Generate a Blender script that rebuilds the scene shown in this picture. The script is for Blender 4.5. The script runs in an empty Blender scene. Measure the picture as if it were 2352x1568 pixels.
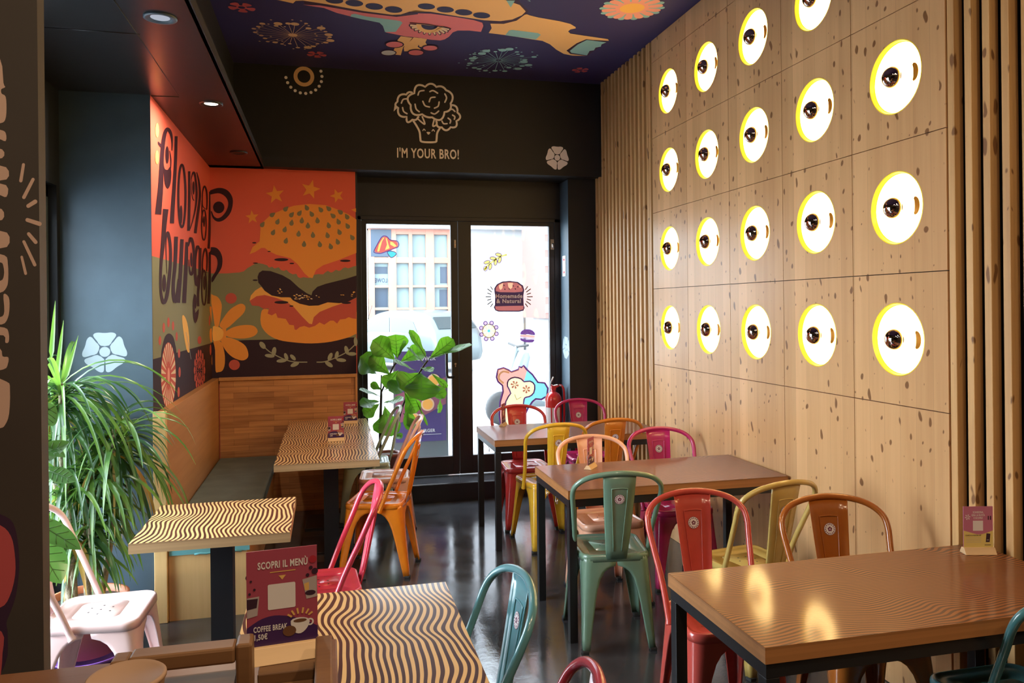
import bpy, math, random
from mathutils import Vector, Matrix
random.seed(7)
sc = bpy.context.scene
COL = sc.collection
PI = math.pi

# ------------------------------------------------------------------ camera
FPX, CX, CY, ROLL, EYE = 1780.0, 1176.0, 706.0, 0.0105, 1.65
PSI = math.atan(426.0 / FPX)
cam_d = bpy.data.cameras.new('camera')
cam_d.sensor_width = 36.0
cam_d.lens = 36.0 * FPX / 2352.0
cam_d.shift_y = (CY - 784.0) / 2352.0
cam_d.clip_start = 0.05
cam = bpy.data.objects.new('camera', cam_d)
COL.objects.link(cam)
fw = Vector((math.sin(PSI), math.cos(PSI), 0)); rt = Vector((math.cos(PSI), -math.sin(PSI), 0)); up = Vector((0, 0, 1))
cr, sr = math.cos(ROLL), math.sin(ROLL)
rt2 = rt * cr - up * sr
up2 = up * cr + rt * sr
cam.matrix_world = Matrix((( rt2.x, up2.x, -fw.x, 0), (rt2.y, up2.y, -fw.y, 0), (rt2.z, up2.z, -fw.z, EYE), (0, 0, 0, 1)))
sc.camera = cam

# ------------------------------------------------------------------ world, exposure
sc.view_settings.view_transform = 'Standard'
sc.view_settings.look = 'None'
sc.view_settings.gamma = 1.0
sc.view_settings.use_curve_mapping = False
sc.view_settings.exposure = 1.05
SKY_LOW, SKY_HIGH = 4.2, 11.5
wd = bpy.data.worlds.new('sky'); sc.world = wd; wd.use_nodes = True
bg = wd.node_tree.nodes['Background']
bg.inputs[0].default_value = (0.80, 0.91, 1.0, 1)
# hazy sky, much brighter on the side of the sun (the window side, -x)
_n = wd.node_tree.nodes; _l = wd.node_tree.links
_g = _n.new('ShaderNodeNewGeometry'); _d = _n.new('ShaderNodeVectorMath'); _d.operation = 'DOT_PRODUCT'; _d.inputs[1].default_value = (0.93, 0.05, -0.36)
_l.new(_g.outputs['Incoming'], _d.inputs[0])
_r = _n.new('ShaderNodeMapRange'); _r.interpolation_type = 'SMOOTHSTEP'
for _i, _v in ((1, 0.25), (2, 1.0), (3, SKY_LOW), (4, SKY_HIGH)): _r.inputs[_i].default_value = _v
_l.new(_d.outputs['Value'], _r.inputs[0]); _l.new(_r.outputs[0], bg.inputs[1])
sc.cycles.caustics_reflective = False
sc.cycles.caustics_refractive = False
sc.cycles.sample_clamp_indirect = 6.0
sc.cycles.max_bounces = 9
sc.cycles.diffuse_bounces = 5


def area_light(name, loc, rot, size, power, color, size_y=None, spread=None):
    l = bpy.data.lights.new(name, 'AREA'); l.energy = power; l.color = color; l.size = size
    if size_y: l.shape = 'RECTANGLE'; l.size_y = size_y
    else: l.shape = 'DISK'
    if spread: l.spread = spread
    o = bpy.data.objects.new(name, l); COL.objects.link(o); o.location = loc; o.rotation_euler = rot
    return o


# pixel of the 2352x1568 frame -> point on the plane axis = val (surveying the room from the photograph)
def P(px, py, ax, val):
    u = px - CX; v = -(py - CY)
    x = (u * cr + v * sr) / FPX; z = (-u * sr + v * cr) / FPX
    d = fw + rt * x + Vector((0, 0, z))
    i = 'xyz'.index(ax); o = Vector((0, 0, EYE))
    return o + d * ((val - o[i]) / d[i])


# ------------------------------------------------------------------ materials
def new_mat(name):
    m = bpy.data.materials.new(name); m.use_nodes = True
    nt = m.node_tree; nt.nodes.clear()
    out = nt.nodes.new('ShaderNodeOutputMaterial'); b = nt.nodes.new('ShaderNodeBsdfPrincipled')
    nt.links.new(b.outputs[0], out.inputs[0])
    return m, nt, b, out


def mat(name, col, rough=0.5, metal=0.0, coat=0.0, noise=0.0, nscale=8.0, bump=0.0, bscale=60.0, spec=0.5):
    m, nt, b, out = new_mat(name)
    b.inputs['Base Color'].default_value = (*col, 1); b.inputs['Roughness'].default_value = rough
    b.inputs['Metallic'].default_value = metal; b.inputs['Coat Weight'].default_value = coat
    b.inputs['Coat Roughness'].default_value = 0.08; b.inputs['Specular IOR Level'].default_value = spec
    if noise or bump:
        tc = nt.nodes.new('ShaderNodeTexCoord')
        n = nt.nodes.new('ShaderNodeTexNoise'); n.inputs['Scale'].default_value = nscale; n.inputs['Detail'].default_value = 5
        nt.links.new(tc.outputs['Object'], n.inputs['Vector'])
        if noise:
            mr = nt.nodes.new('ShaderNodeMapRange'); mr.inputs[1].default_value = 0.3; mr.inputs[2].default_value = 0.7
            mr.inputs[3].default_value = 1 - noise; mr.inputs[4].default_value = 1 + noise
            nt.links.new(n.outputs[0], mr.inputs[0])
            mx = nt.nodes.new('ShaderNodeVectorMath'); mx.operation = 'SCALE'; mx.inputs[0].default_value = col
            nt.links.new(mr.outputs[0], mx.inputs['Scale']); nt.links.new(mx.outputs[0], b.inputs['Base Color'])
        if bump:
            n2 = nt.nodes.new('ShaderNodeTexNoise'); n2.inputs['Scale'].default_value = bscale; n2.inputs['Detail'].default_value = 4
            nt.links.new(tc.outputs['Object'], n2.inputs['Vector'])
            bp = nt.nodes.new('ShaderNodeBump'); bp.inputs['Strength'].default_value = bump; bp.inputs['Distance'].default_value = 0.01
            nt.links.new(n2.outputs[0], bp.inputs['Height']); nt.links.new(bp.outputs[0], b.inputs['Normal'])
    return m


def emit(name, col, s):
    m = bpy.data.materials.new(name); m.use_nodes = True; nt = m.node_tree; nt.nodes.clear()
    o = nt.nodes.new('ShaderNodeOutputMaterial'); e = nt.nodes.new('ShaderNodeEmission')
    e.inputs[0].default_value = (*col, 1); e.inputs[1].default_value = s; nt.links.new(e.outputs[0], o.inputs[0])
    return m


class NB:
    """small node-graph builder"""
    def __init__(s, name):
        s.m, s.nt, s.b, s.out = new_mat(name)
        s.tc = s.nt.nodes.new('ShaderNodeTexCoord').outputs['Object']
    def n(s, t, **k):
        nd = s.nt.nodes.new(t)
        for a, v in k.items(): setattr(nd, a, v)
        return nd
    def put(s, sock, v):
        if hasattr(v, 'is_output') or isinstance(v, bpy.types.NodeSocket): s.nt.links.new(v, sock)
        else: sock.default_value = v
    def math(s, op, a, b=0.0, c=None):
        nd = s.n('ShaderNodeMath', operation=op); s.put(nd.inputs[0], a); s.put(nd.inputs[1], b)
        if c is not None: s.put(nd.inputs[2], c)
        return nd.outputs[0]
    def sep(s, v):
        nd = s.n('ShaderNodeSeparateXYZ'); s.put(nd.inputs[0], v); return nd.outputs
    def comb(s, x, y, z):
        nd = s.n('ShaderNodeCombineXYZ'); s.put(nd.inputs[0], x); s.put(nd.inputs[1], y); s.put(nd.inputs[2], z); return nd.outputs[0]
    def scale(s, v, k):
        nd = s.n('ShaderNodeVectorMath', operation='MULTIPLY'); s.put(nd.inputs[0], v); nd.inputs[1].default_value = k; return nd.outputs[0]
    def noise(s, v, sc_, det=3.0, rough=0.5):
        nd = s.n('ShaderNodeTexNoise'); s.put(nd.inputs['Vector'], v); nd.inputs['Scale'].default_value = sc_
        nd.inputs['Detail'].default_value = det; nd.inputs['Roughness'].default_value = rough; return nd.outputs[0]
    def ramp(s, f, stops):
        nd = s.n('ShaderNodeValToRGB'); s.put(nd.inputs[0], f); e = nd.color_ramp.elements
        while len(e) < len(stops): e.new(0.5)
        for i, (p, c) in enumerate(stops): e[i].position = p; e[i].color = (*c, 1)
        return nd.outputs[0]
    def mix(s, f, a, b, mode='MIX'):
        nd = s.n('ShaderNodeMix', data_type='RGBA', blend_type=mode); s.put(nd.inputs[0], f)
        s.put(nd.inputs[6], (*a, 1) if isinstance(a, tuple) else a); s.put(nd.inputs[7], (*b, 1) if isinstance(b, tuple) else b)
        return nd.outputs[2]
    def done(s, col, rough=0.4, bump=None, bstr=0.2, coat=0.0, bdist=0.005):
        s.put(s.b.inputs['Base Color'], col); s.put(s.b.inputs['Roughness'], rough)
        s.b.inputs['Coat Weight'].default_value = coat; s.b.inputs['Coat Roughness'].default_value = 0.1
        if bump is not None:
            bp = s.n('ShaderNodeBump'); bp.inputs['Strength'].default_value = bstr; bp.inputs['Distance'].default_value = bdist
            s.put(bp.inputs['Height'], bump); s.nt.links.new(bp.outputs[0], s.b.inputs['Normal'])
        return s.m


def wood(name, c_light, c_dark, axis='z', board=0.0, board_axis='y', knots=0.0, rough=0.45, coat=0.0, gscale=1.0, knot_scale=(9, 9, 3)):
    g = NB(name)
    k = {'x': (1.2, 26, 26), 'y': (26, 1.2, 26), 'z': (26, 26, 1.2)}[axis]
    gr = g.noise(g.scale(g.tc, tuple(q * gscale for q in k)), 1.0, 5, 0.6)
    col = g.ramp(gr, [(0.3, c_dark), (0.62, c_light)])
    big = g.noise(g.scale(g.tc, tuple(q * 0.12 for q in k)), 1.0, 2)
    col = g.mix(0.5, col, g.ramp(big, [(0.3, tuple(q * 0.9 for q in c_dark)), (0.7, c_light)]))
    if board:
        x = g.sep(g.tc)['xyz'.index(board_axis)]
        cell = g.math('FLOOR', g.math('DIVIDE', x, board))
        wn = g.n('ShaderNodeTexWhiteNoise', noise_dimensions='1D'); g.put(wn.inputs['W'], cell)
        col = g.mix(0.42, col, g.ramp(wn.outputs[0], [(0.0, tuple(q * 0.80 for q in c_dark)), (1.0, tuple(min(1, q * 1.12) for q in c_light))]))
        fr = g.math('FRACT', g.math('DIVIDE', x, board))
        edge = g.math('LESS_THAN', fr, 0.014)
        col = g.mix(g.math('MULTIPLY', edge, 0.45), col, tuple(q * 0.4 for q in c_dark))
    if knots:
        warp = g.noise(g.tc, 6.0, 2)
        kx, ky, kz = g.sep(g.tc)
        yy = g.math('ADD', g.math('MULTIPLY', g.math('ADD', kx, ky), knot_scale[1]), g.math('MULTIPLY', warp, 1.2))
        zz = g.math('ADD', g.math('MULTIPLY', kz, knot_scale[2]), g.math('MULTIPLY', warp, 1.2))
        vo = g.n('ShaderNodeTexVoronoi', voronoi_dimensions='2D'); g.put(vo.inputs['Vector'], g.comb(yy, zz, 0.0)); vo.inputs['Scale'].default_value = 1.0
        rnd = g.sep(vo.outputs['Color'])[0]
        size = g.math('MULTIPLY', g.math('POWER', rnd, 2.2), knots)
        kn = g.n('ShaderNodeMapRange'); g.put(kn.inputs[0], g.math('SUBTRACT', size, vo.outputs['Distance']))
        kn.inputs[1].default_value = -0.02; kn.inputs[2].default_value = 0.03
        col = g.mix(g.math('MULTIPLY', kn.outputs[0], 0.85), col, (0.15, 0.055, 0.016))
    return g.done(col, rough, gr, 0.12, coat)


def wavy(name, light, dark, along='y', lam=0.0165, amp=0.030, per=0.27, duty=0.0, coat=0.6, rough=0.3, crough=0.1):
    """printed optical-wave stripes running along one axis of a table top"""
    g = NB(name); x, y, z = g.sep(g.tc)
    u, v = (x, y) if along == 'y' else (y, x)
    nz = g.noise(g.scale(g.tc, (1.0, 1.0, 0.0)), 2.4, 1)
    nz2 = g.noise(g.scale(g.tc, (1.0, 1.0, 0.0)), 5.0, 1)
    ph = g.math('ADD', g.math('MULTIPLY', v, 2 * PI / per), g.math('MULTIPLY', g.math('ADD', g.math('MULTIPLY', nz, 2.2), g.math('MULTIPLY', u, 2.4)), 3.2))
    w = g.math('MULTIPLY', g.math('SINE', ph), g.math('MULTIPLY', nz2, amp * 1.9))
    ph2 = g.math('ADD', g.math('MULTIPLY', v, 2 * PI / (per * 2.3)), g.math('MULTIPLY', u, 9.0))
    w2 = g.math('MULTIPLY', g.math('SINE', ph2), amp * 0.55)
    uu = g.math('ADD', g.math('ADD', u, w), w2)
    st = g.math('SINE', g.math('MULTIPLY', uu, 2 * PI / lam))
    mr = g.n('ShaderNodeMapRange'); g.put(mr.inputs[0], st); mr.inputs[1].default_value = duty - 0.12; mr.inputs[2].default_value = duty + 0.12
    grain = g.noise(g.scale(g.tc, (3, 60, 20) if along == 'x' else (60, 3, 20)), 1.0, 3)
    lt = g.mix(0.35, light, g.ramp(grain, [(0.3, tuple(q * 0.7 for q in light)), (0.7, light)]))
    col = g.mix(mr.outputs[0], dark, lt)
    g.done(col, rough, None, 0, coat); g.b.inputs['Coat Roughness'].default_value = crough; return g.m


M = {}
M['black_paint'] = mat('black_paint', (0.010, 0.011, 0.014), 0.42, noise=0.25, nscale=2.5)
M['bulkhead_black'] = mat('bulkhead_black', (0.0085, 0.0075, 0.0085), 0.6, noise=0.2, nscale=2)
M['soffit_black'] = mat('soffit_black', (0.022, 0.02, 0.022), 0.30, bump=0.12, bscale=3.0, spec=0.28)
M['blue_black'] = mat('blue_black', (0.062, 0.095, 0.125), 0.42, noise=0.2, nscale=3)
M['pillar_brown'] = mat('pillar_brown', (0.06, 0.048, 0.042), 0.55, noise=0.12, nscale=3)
M['metal_black'] = mat('metal_black', (0.012, 0.012, 0.014), 0.35)
M['door_black'] = mat('door_black', (0.011, 0.008, 0.010), 0.45)
M['rubber'] = mat('rubber', (0.02, 0.02, 0.02), 0.7)
M['chrome'] = mat('chrome', (0.75, 0.72, 0.7), 0.12, 1.0)
M['bulb_mirror'] = mat('bulb_mirror', (0.62, 0.50, 0.46), 0.04, 1.0)
M['gold'] = mat('gold', (0.95, 0.72, 0.05), 0.35, 0.15)
M['reflection_gold'] = mat('reflection_gold', (0.62, 0.28, 0.03), 0.3, 0.6)
M['lamp_glow'] = emit('lamp_glow', (1.0, 0.66, 0.25), 7.0)
M['spot_glow'] = emit('spot_glow', (1.0, 0.86, 0.6), 9.0)
M['unlit_lens_glow'] = emit('unlit_lens_glow', (0.8, 0.86, 1.0), 0.26)  # faint emission that brightens the lens of the unlit spot
M['pine'] = wood('pine', (0.77, 0.455, 0.215), (0.55, 0.29, 0.12), 'z', 0.094, 'y', 0.19, 0.3, 0.0, knot_scale=(17, 17, 9))
M['slat_pine'] = wood('slat_pine', (0.70, 0.41, 0.165), (0.42, 0.21, 0.075), 'z', 0, 'y', 0.17, 0.42, knot_scale=(14, 14, 5))
M['ply_edge'] = wood('ply_edge', (0.50, 0.32, 0.16), (0.30, 0.17, 0.08), 'x', 0.0094, 'z', 0, 0.5)
M['ply_dark'] = wood('ply_dark', (0.42, 0.18, 0.06), (0.24, 0.095, 0.03), 'x', 0.0094, 'z', 0, 0.45)
M['bench_ply'] = wood('bench_ply', (0.56, 0.26, 0.09), (0.42, 0.18, 0.055), 'y', 0, 'y', 0.0, 0.4)
M['bench_pale'] = wood('bench_pale', (0.84, 0.57, 0.26), (0.68, 0.43, 0.17), 'z', 0, 'y', 0.0, 0.45)
M['rack_wood'] = wood('rack_wood', (0.24, 0.12, 0.052), (0.13, 0.06, 0.026), 'x', 0, 'y', 0.0, 0.45)
M['counter_wood'] = wood('counter_wood', (0.22, 0.10, 0.05), (0.15, 0.065, 0.03), 'x', 0, 'y', 0, 0.35)
M['block_wood'] = wood('block_wood', (0.74, 0.50, 0.27), (0.6, 0.38, 0.19), 'x', 0, 'y', 0, 0.5)
M['wave_y'] = wavy('wave_y', (0.80, 0.50, 0.205), (0.060, 0.018, 0.014), 'y', 0.019, 0.017, 0.36)
M['wave_x'] = wavy('wave_x', (0.33, 0.105, 0.025), (0.10, 0.030, 0.009), 'x', 0.0125, 0.026, 1.0, -0.1, coat=0.55, rough=0.6, crough=0.11)
M['cushion'] = mat('cushion', (0.13, 0.15, 0.12), 0.75, noise=0.2, nscale=6, bump=0.3, bscale=300)
M['teal_cloth'] = mat('teal_cloth', (0.14, 0.42, 0.46), 0.8)

# plank cladding behind the bench
g = NB('stave_wood')
x, y, z = g.sep(g.tc)
br = g.n('ShaderNodeTexBrick'); g.put(br.inputs['Vector'], g.comb(x, z, 0.0))
br.offset = 0.37; br.offset_frequency = 2; br.squash = 1.0
br.inputs['Color1'].default_value = (0.66, 0.30, 0.11, 1); br.inputs['Color2'].default_value = (0.30, 0.115, 0.042, 1)
br.inputs['Mortar'].default_value = (0.14, 0.05, 0.02, 1); br.inputs['Scale'].default_value = 1.0
br.inputs['Mortar Size'].default_value = 0.0012; br.inputs['Brick Width'].default_value = 0.31; br.inputs['Row Height'].default_value = 0.047
gn = g.noise(g.scale(g.tc, (3, 3, 45)), 1.0, 4)
cc = g.mix(0.45, br.outputs['Color'], g.ramp(gn, [(0.3, (0.25, 0.09, 0.03)), (0.7, (0.62, 0.30, 0.12))]))
M['stave_wood'] = g.done(cc, 0.34, br.outputs['Fac'], -0.3, 0.0, 0.002)

# floor: glossy black slate-look tiles
g = NB('floor_tiles')
x, y, z = g.sep(g.tc)
br = g.n('ShaderNodeTexBrick'); g.put(br.inputs['Vector'], g.comb(g.math('ADD', x, 0.02), g.math('ADD', y, 0.17), 0.0)); br.offset = 0.5
br.inputs['Color1'].default_value = (0.030, 0.031, 0.036, 1); br.inputs['Color2'].default_value = (0.045, 0.046, 0.052, 1)
br.inputs['Mortar'].default_value = (0.06, 0.06, 0.065, 1); br.inputs['Scale'].default_value = 1.0; br.inputs['Mortar Size'].default_value = 0.003
br.inputs['Brick Width'].default_value = 1.2; br.inputs['Row Height'].default_value = 0.6
n1 = g.noise(g.scale(g.tc, (1, 1, 1)), 7.0, 6, 0.65)
n2 = g.noise(g.scale(g.tc, (1, 1, 1)), 2.0, 3, 0.6)
col = g.mix(0.35, br.outputs['Color'], g.ramp(n1, [(0.35, (0.010, 0.010, 0.012)), (0.7, (0.10, 0.104, 0.115))]))
rg = g.n('ShaderNodeMapRange'); g.put(rg.inputs[0], n2); rg.inputs[1].default_value = 0.3; rg.inputs[2].default_value = 0.7; rg.inputs[3].default_value = 0.06; rg.inputs[4].default_value = 0.22; g.b.inputs['Specular IOR Level'].default_value = 0.9
M['floor_tiles'] = g.done(col, rg.outputs[0], n1, 0.16, 0.0, 0.006)

# paints used in the wall and ceiling art
for n_, c_ in dict(red=(0.72, 0.125, 0.082), green=(0.235, 0.235, 0.135), plum=(0.032, 0.014, 0.024), orange=(0.83, 0.32, 0.06), sun=(0.90, 0.50, 0.12),
                   coral=(0.56, 0.10, 0.075), olive=(0.22, 0.20, 0.11), cream=(0.80, 0.62, 0.42), letter=(0.040, 0.010, 0.018), cheese=(0.85, 0.42, 0.10),
                   sage=(0.33, 0.33, 0.24), off=(0.86, 0.80, 0.79), navy=(0.042, 0.034, 0.115), yellow=(0.83, 0.50, 0.20), pink=(0.72, 0.20, 0.23),
                   aqua=(0.26, 0.52, 0.55), darknavy=(0.035, 0.035, 0.10), outline=(0.05, 0.022, 0.05), tan=(0.68, 0.42, 0.22), rose=(0.52, 0.09, 0.10),
                   white=(0.60, 0.66, 0.70), pillar_pink=(0.62, 0.42, 0.34), blush=(0.85, 0.36, 0.28), slate=(0.33, 0.33, 0.34)).items():
    M['p_' + n_] = mat('paint_' + n_, c_, 0.6, spec=0.25)
M['p_decal'] = mat('paint_decal', (0.34, 0.42, 0.48), 0.5)


def sticker_mat(name, col, tr=0.23):
    m, nt, b, out = new_mat(name)
    b.inputs['Base Color'].default_value = (*col, 1); b.inputs['Roughness'].default_value = 0.5
    t = nt.nodes.new('ShaderNodeBsdfTranslucent'); t.inputs[0].default_value = (*col, 1)
    mx = nt.nodes.new('ShaderNodeMixShader'); mx.inputs[0].default_value = tr
    nt.links.new(b.outputs[0], mx.inputs[1]); nt.links.new(t.outputs[0], mx.inputs[2]); nt.links.new(mx.outputs[0], out.inputs[0])
    return m


for n_, c_ in dict(red=(0.75, 0.16, 0.14), yellow=(0.9, 0.72, 0.2), teal=(0.10, 0.62, 0.68), purple=(0.14, 0.05, 0.24), cream=(0.95, 0.88, 0.55), salmon=(0.9, 0.45, 0.38),
                   cyan=(0.25, 0.82, 0.88), lilac=(0.62, 0.45, 0.62), brown=(0.40, 0.11, 0.10), dark=(0.05, 0.02, 0.06), white=(0.9, 0.88, 0.9), lime=(0.80, 0.78, 0.22), toast=(0.85, 0.42, 0.25)).items():
    M['s_' + n_] = sticker_mat('sticker_' + n_, c_)

M['s_plum'] = sticker_mat('sticker_plum', (0.05, 0.02, 0.07), 0.10)
M['s_text'] = mat('sticker_lettering', (0.95, 0.88, 0.95), 0.5)
# clear glass
m, nt, b, out = new_mat('glass_pane')
nt.nodes.remove(b)
tr = nt.nodes.new('ShaderNodeBsdfTransparent'); tr.inputs[0].default_value = (0.97, 0.985, 0.99, 1)
gl = nt.nodes.new('ShaderNodeBsdfGlossy'); gl.inputs['Roughness'].default_value = 0.02
mx = nt.nodes.new('ShaderNodeMixShader'); mx.inputs[0].default_value = 0.012
nt.links.new(tr.outputs[0], mx.inputs[1]); nt.links.new(gl.outputs[0], mx.inputs[2]); nt.links.new(mx.outputs[0], out.inputs[0])
M['glass'] = m


def leaf_mat(name, c1, c2, trc, trw=0.45, rough=0.35, scl=9.0):
    m, nt, b, out = new_mat(name)
    tc = nt.nodes.new('ShaderNodeTexCoord'); n = nt.nodes.new('ShaderNodeTexNoise'); n.inputs['Scale'].default_value = scl
    nt.links.new(tc.outputs['Object'], n.inputs['Vector'])
    r = nt.nodes.new('ShaderNodeValToRGB'); r.color_ramp.elements[0].color = (*c1, 1); r.color_ramp.elements[0].position = 0.35
    r.color_ramp.elements[1].color = (*c2, 1); r.color_ramp.elements[1].position = 0.65
    nt.links.new(n.outputs[0], r.inputs[0]); nt.links.new(r.outputs[0], b.inputs['Base Color']); b.inputs['Roughness'].default_value = rough
    t = nt.nodes.new('ShaderNodeBsdfTranslucent'); t.inputs[0].default_value = (*trc, 1)
    mx = nt.nodes.new('ShaderNodeMixShader'); mx.inputs[0].default_value = trw
    nt.links.new(b.outputs[0], mx.inputs[1]); nt.links.new(t.outputs[0], mx.inputs[2]); nt.links.new(mx.outputs[0], out.inputs[0])
    return m


M['fig_leaf'] = leaf_mat('fig_leaf', (0.018, 0.065, 0.014), (0.045, 0.13, 0.022), (0.20, 0.55, 0.02), 0.27)
M['fig_vein'] = mat('fig_vein', (0.10, 0.22, 0.06), 0.5)
M['drac_leaf'] = leaf_mat('drac_leaf', (0.05, 0.13, 0.04), (0.15, 0.28, 0.05), (0.25, 0.5, 0.06), 0.3, 0.3, 7.0)
M['drac_dark'] = leaf_mat('drac_dark', (0.02, 0.06, 0.025), (0.06, 0.14, 0.04), (0.10, 0.28, 0.05), 0.2, 0.28, 7.0)
M['drac_dry'] = leaf_mat('drac_dry', (0.45, 0.22, 0.05), (0.6, 0.42, 0.10), (0.5, 0.4, 0.1), 0.3, 0.5)
M['rubber_leaf'] = leaf_mat('rubber_leaf', (0.04, 0.14, 0.04), (0.10, 0.24, 0.08), (0.2, 0.45, 0.08), 0.25, 0.25)
M['bark'] = mat('bark', (0.30, 0.25, 0.17), 0.8, noise=0.4, nscale=60, bump=0.6, bscale=90)
M['fig_stem'] = mat('fig_stem', (0.035, 0.022, 0.018), 0.6)
M['soil'] = mat('soil', (0.05, 0.03, 0.02), 0.9, noise=0.4, nscale=60, bump=0.8, bscale=80)
M['pot_brown'] = mat('pot_brown', (0.20, 0.045, 0.025), 0.4)
M['pot_terracotta'] = mat('pot_terracotta', (0.45, 0.14, 0.06), 0.5)
M['saucer_purple'] = mat('saucer_purple', (0.26, 0.11, 0.50), 0.4)
M['ext_red'] = mat('ext_red', (0.62, 0.02, 0.02), 0.25, coat=0.5)
M['paper'] = mat('paper', (0.82, 0.80, 0.80), 0.5)
M['hinge_metal'] = mat('hinge_metal', (0.30, 0.27, 0.25), 0.35, 0.8)


# ------------------------------------------------------------------ mesh builder
class MB:
    def __init__(s):
        s.v = []; s.f = []; s.mi = []; s.sm = []; s.mats = []
    def idx(s, m):
        m = M[m] if isinstance(m, str) else m
        if m not in s.mats: s.mats.append(m)
        return s.mats.index(m)
    def add(s, vs, fs, m, smooth=False):
        k = len(s.v); i = s.idx(m)
        s.v += [tuple(q) for q in vs]
        for f in fs: s.f.append([q + k for q in f]); s.mi.append(i); s.sm.append(smooth)
    def box(s, x0, y0, z0, x1, y1, z1, m):
        x0, x1 = sorted((x0, x1)); y0, y1 = sorted((y0, y1)); z0, z1 = sorted((z0, z1))
        v = [(x0, y0, z0), (x1, y0, z0), (x1, y1, z0), (x0, y1, z0), (x0, y0, z1), (x1, y0, z1), (x1, y1, z1), (x0, y1, z1)]
        s.add(v, [(3, 2, 1, 0), (4, 5, 6, 7), (0, 1, 5, 4), (1, 2, 6, 5), (2, 3, 7, 6), (3, 0, 4, 7)], m)
        return s
    def tube(s, path, r, m, seg=8, closed=False, cap=True):
        p = [Vector(q) for q in path]; n = len(p)
        rs = r if isinstance(r, (list, tuple)) else [r] * n
        vs = []; prev = None
        for i in range(n):
            a = p[(i - 1) % n] if (closed or i > 0) else p[i]; b = p[(i + 1) % n] if (closed or i < n - 1) else p[i]
            t = (b - a).normalized() if (b - a).length > 1e-9 else Vector((0, 0, 1))
            if prev is None:
                h = Vector((0, 0, 1)) if abs(t.z) < 0.9 else Vector((1, 0, 0)); u = t.cross(h).normalized()
            else:
                u = (prev - t * prev.dot(t)).normalized()
            prev = u; w = t.cross(u)
            for k in range(seg):
                a_ = 2 * PI * k / seg; vs.append(p[i] + u * (rs[i] * math.cos(a_)) + w * (rs[i] * math.sin(a_)))
        fs = []
        for i in range(n if closed else n - 1):
            j = (i + 1) % n
            for k in range(seg):
                k2 = (k + 1) % seg; fs.append((i * seg + k, i * seg + k2, j * seg + k2, j * seg + k))
        if cap and not closed: fs += [tuple(range(seg))[::-1], tuple((n - 1) * seg + k for k in range(seg))]
        s.add(vs, fs, m, True); return s
    def lathe(s, prof, c, m, seg=32, axis='z', smooth=True):
        vs = []
        for r, h in prof:
            for k in range(seg):
                a = 2 * PI * k / seg
                if axis == 'z': vs.append((c[0] + r * math.cos(a), c[1] + r * math.sin(a), c[2] + h))
                elif axis == 'x': vs.append((c[0] + h, c[1] + r * math.cos(a), c[2] + r * math.sin(a)))
                else: vs.append((c[0] + r * math.cos(a), c[1] + h, c[2] + r * math.sin(a)))
        fs = []
        for i in range(len(prof) - 1):
            for k in range(seg):
                k2 = (k + 1) % seg; fs.append((i * seg + k, i * seg + k2, (i + 1) * seg + k2, (i + 1) * seg + k))
        s.add(vs, fs, m, smooth); return s
    def disc(s, c, r, m, seg=24, u=(1, 0, 0), w=(0, 1, 0)):
        c = Vector(c); u = Vector(u); w = Vector(w)
        s.add([c + u * (r * math.cos(2 * PI * k / seg)) + w * (r * math.sin(2 * PI * k / seg)) for k in range(seg)], [tuple(range(seg))], m); return s
    def poly(s, pts, m):
        s.add(pts, [tuple(range(len(pts)))], m); return s
    def build(s, name, parent=None, loc=None, bevel=0, solid=0, seg=2, **pr):
        me = bpy.data.meshes.new(name); me.from_pydata(s.v, [], s.f)
        for m in s.mats: me.materials.append(m)
        me.polygons.foreach_set('material_index', s.mi); me.polygons.foreach_set('use_smooth', s.sm); me.update()
        o = bpy.data.objects.new(name, me); COL.objects.link(o)
        if parent: o.parent = parent
        if loc: o.location = loc
        if solid:
            q = o.modifiers.new('thickness', 'SOLIDIFY'); q.thickness = solid; q.offset = 0
        if bevel:
            q = o.modifiers.new('edge', 'BEVEL'); q.width = bevel; q.segments = seg; q.limit_method = 'ANGLE'; q.angle_limit = 0.9
        for k, v in pr.items(): o[k] = v
        return o


def thing(name, label, cat, loc=(0, 0, 0), rz=0, group=None):
    o = bpy.data.objects.new(name, None); COL.objects.link(o); o.location = loc; o.rotation_euler = (0, 0, rz)
    o.empty_display_size = 0.1
    o['label'] = label; o['category'] = cat
    if group: o['group'] = group
    return o


def tag(o, label, cat, group=None):
    o['label'] = label; o['category'] = cat
    if group: o['group'] = group
    return o


def struct(o, label=None):
    o['kind'] = 'structure'
    if label: o['label'] = label
    return o


def dup(root, loc, rz, label, group=None):
    def cp(o, par):
        c = o.copy(); COL.objects.link(c)
        if par: c.parent = par
        for ch in [q for q in kids.get(o.name, [])]: cp(ch, c)
        return c
    kids = {}
    for o in list(COL.objects):
        if o.parent: kids.setdefault(o.parent.name, []).append(o)
    r = cp(root, None); r.location = loc; r.rotation_euler = (0, 0, rz); r['label'] = label
    if group: r['group'] = group
    return r


# ------------------------------------------------------------------ flat art helpers
def smooth_pts(pts, n=5, closed=True):
    out = []; L = len(pts)
    for i in range(L if closed else L - 1):
        p0 = pts[(i - 1) % L] if closed or i > 0 else pts[i]; p1 = pts[i]; p2 = pts[(i + 1) % L]
        p3 = pts[(i + 2) % L] if closed or i + 2 < L else pts[(i + 1) % L]
        for k in range(n):
            t = k / n
            out.append(tuple(0.5 * ((2 * b) + (c - a) * t + (2 * a - 5 * b + 4 * c - d) * t * t + (-a + 3 * b - 3 * c + d) * t ** 3)
                             for a, b, c, d in zip(p0, p1, p2, p3)))
    if not closed: out.append(tuple(pts[-1]))
    return out


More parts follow.
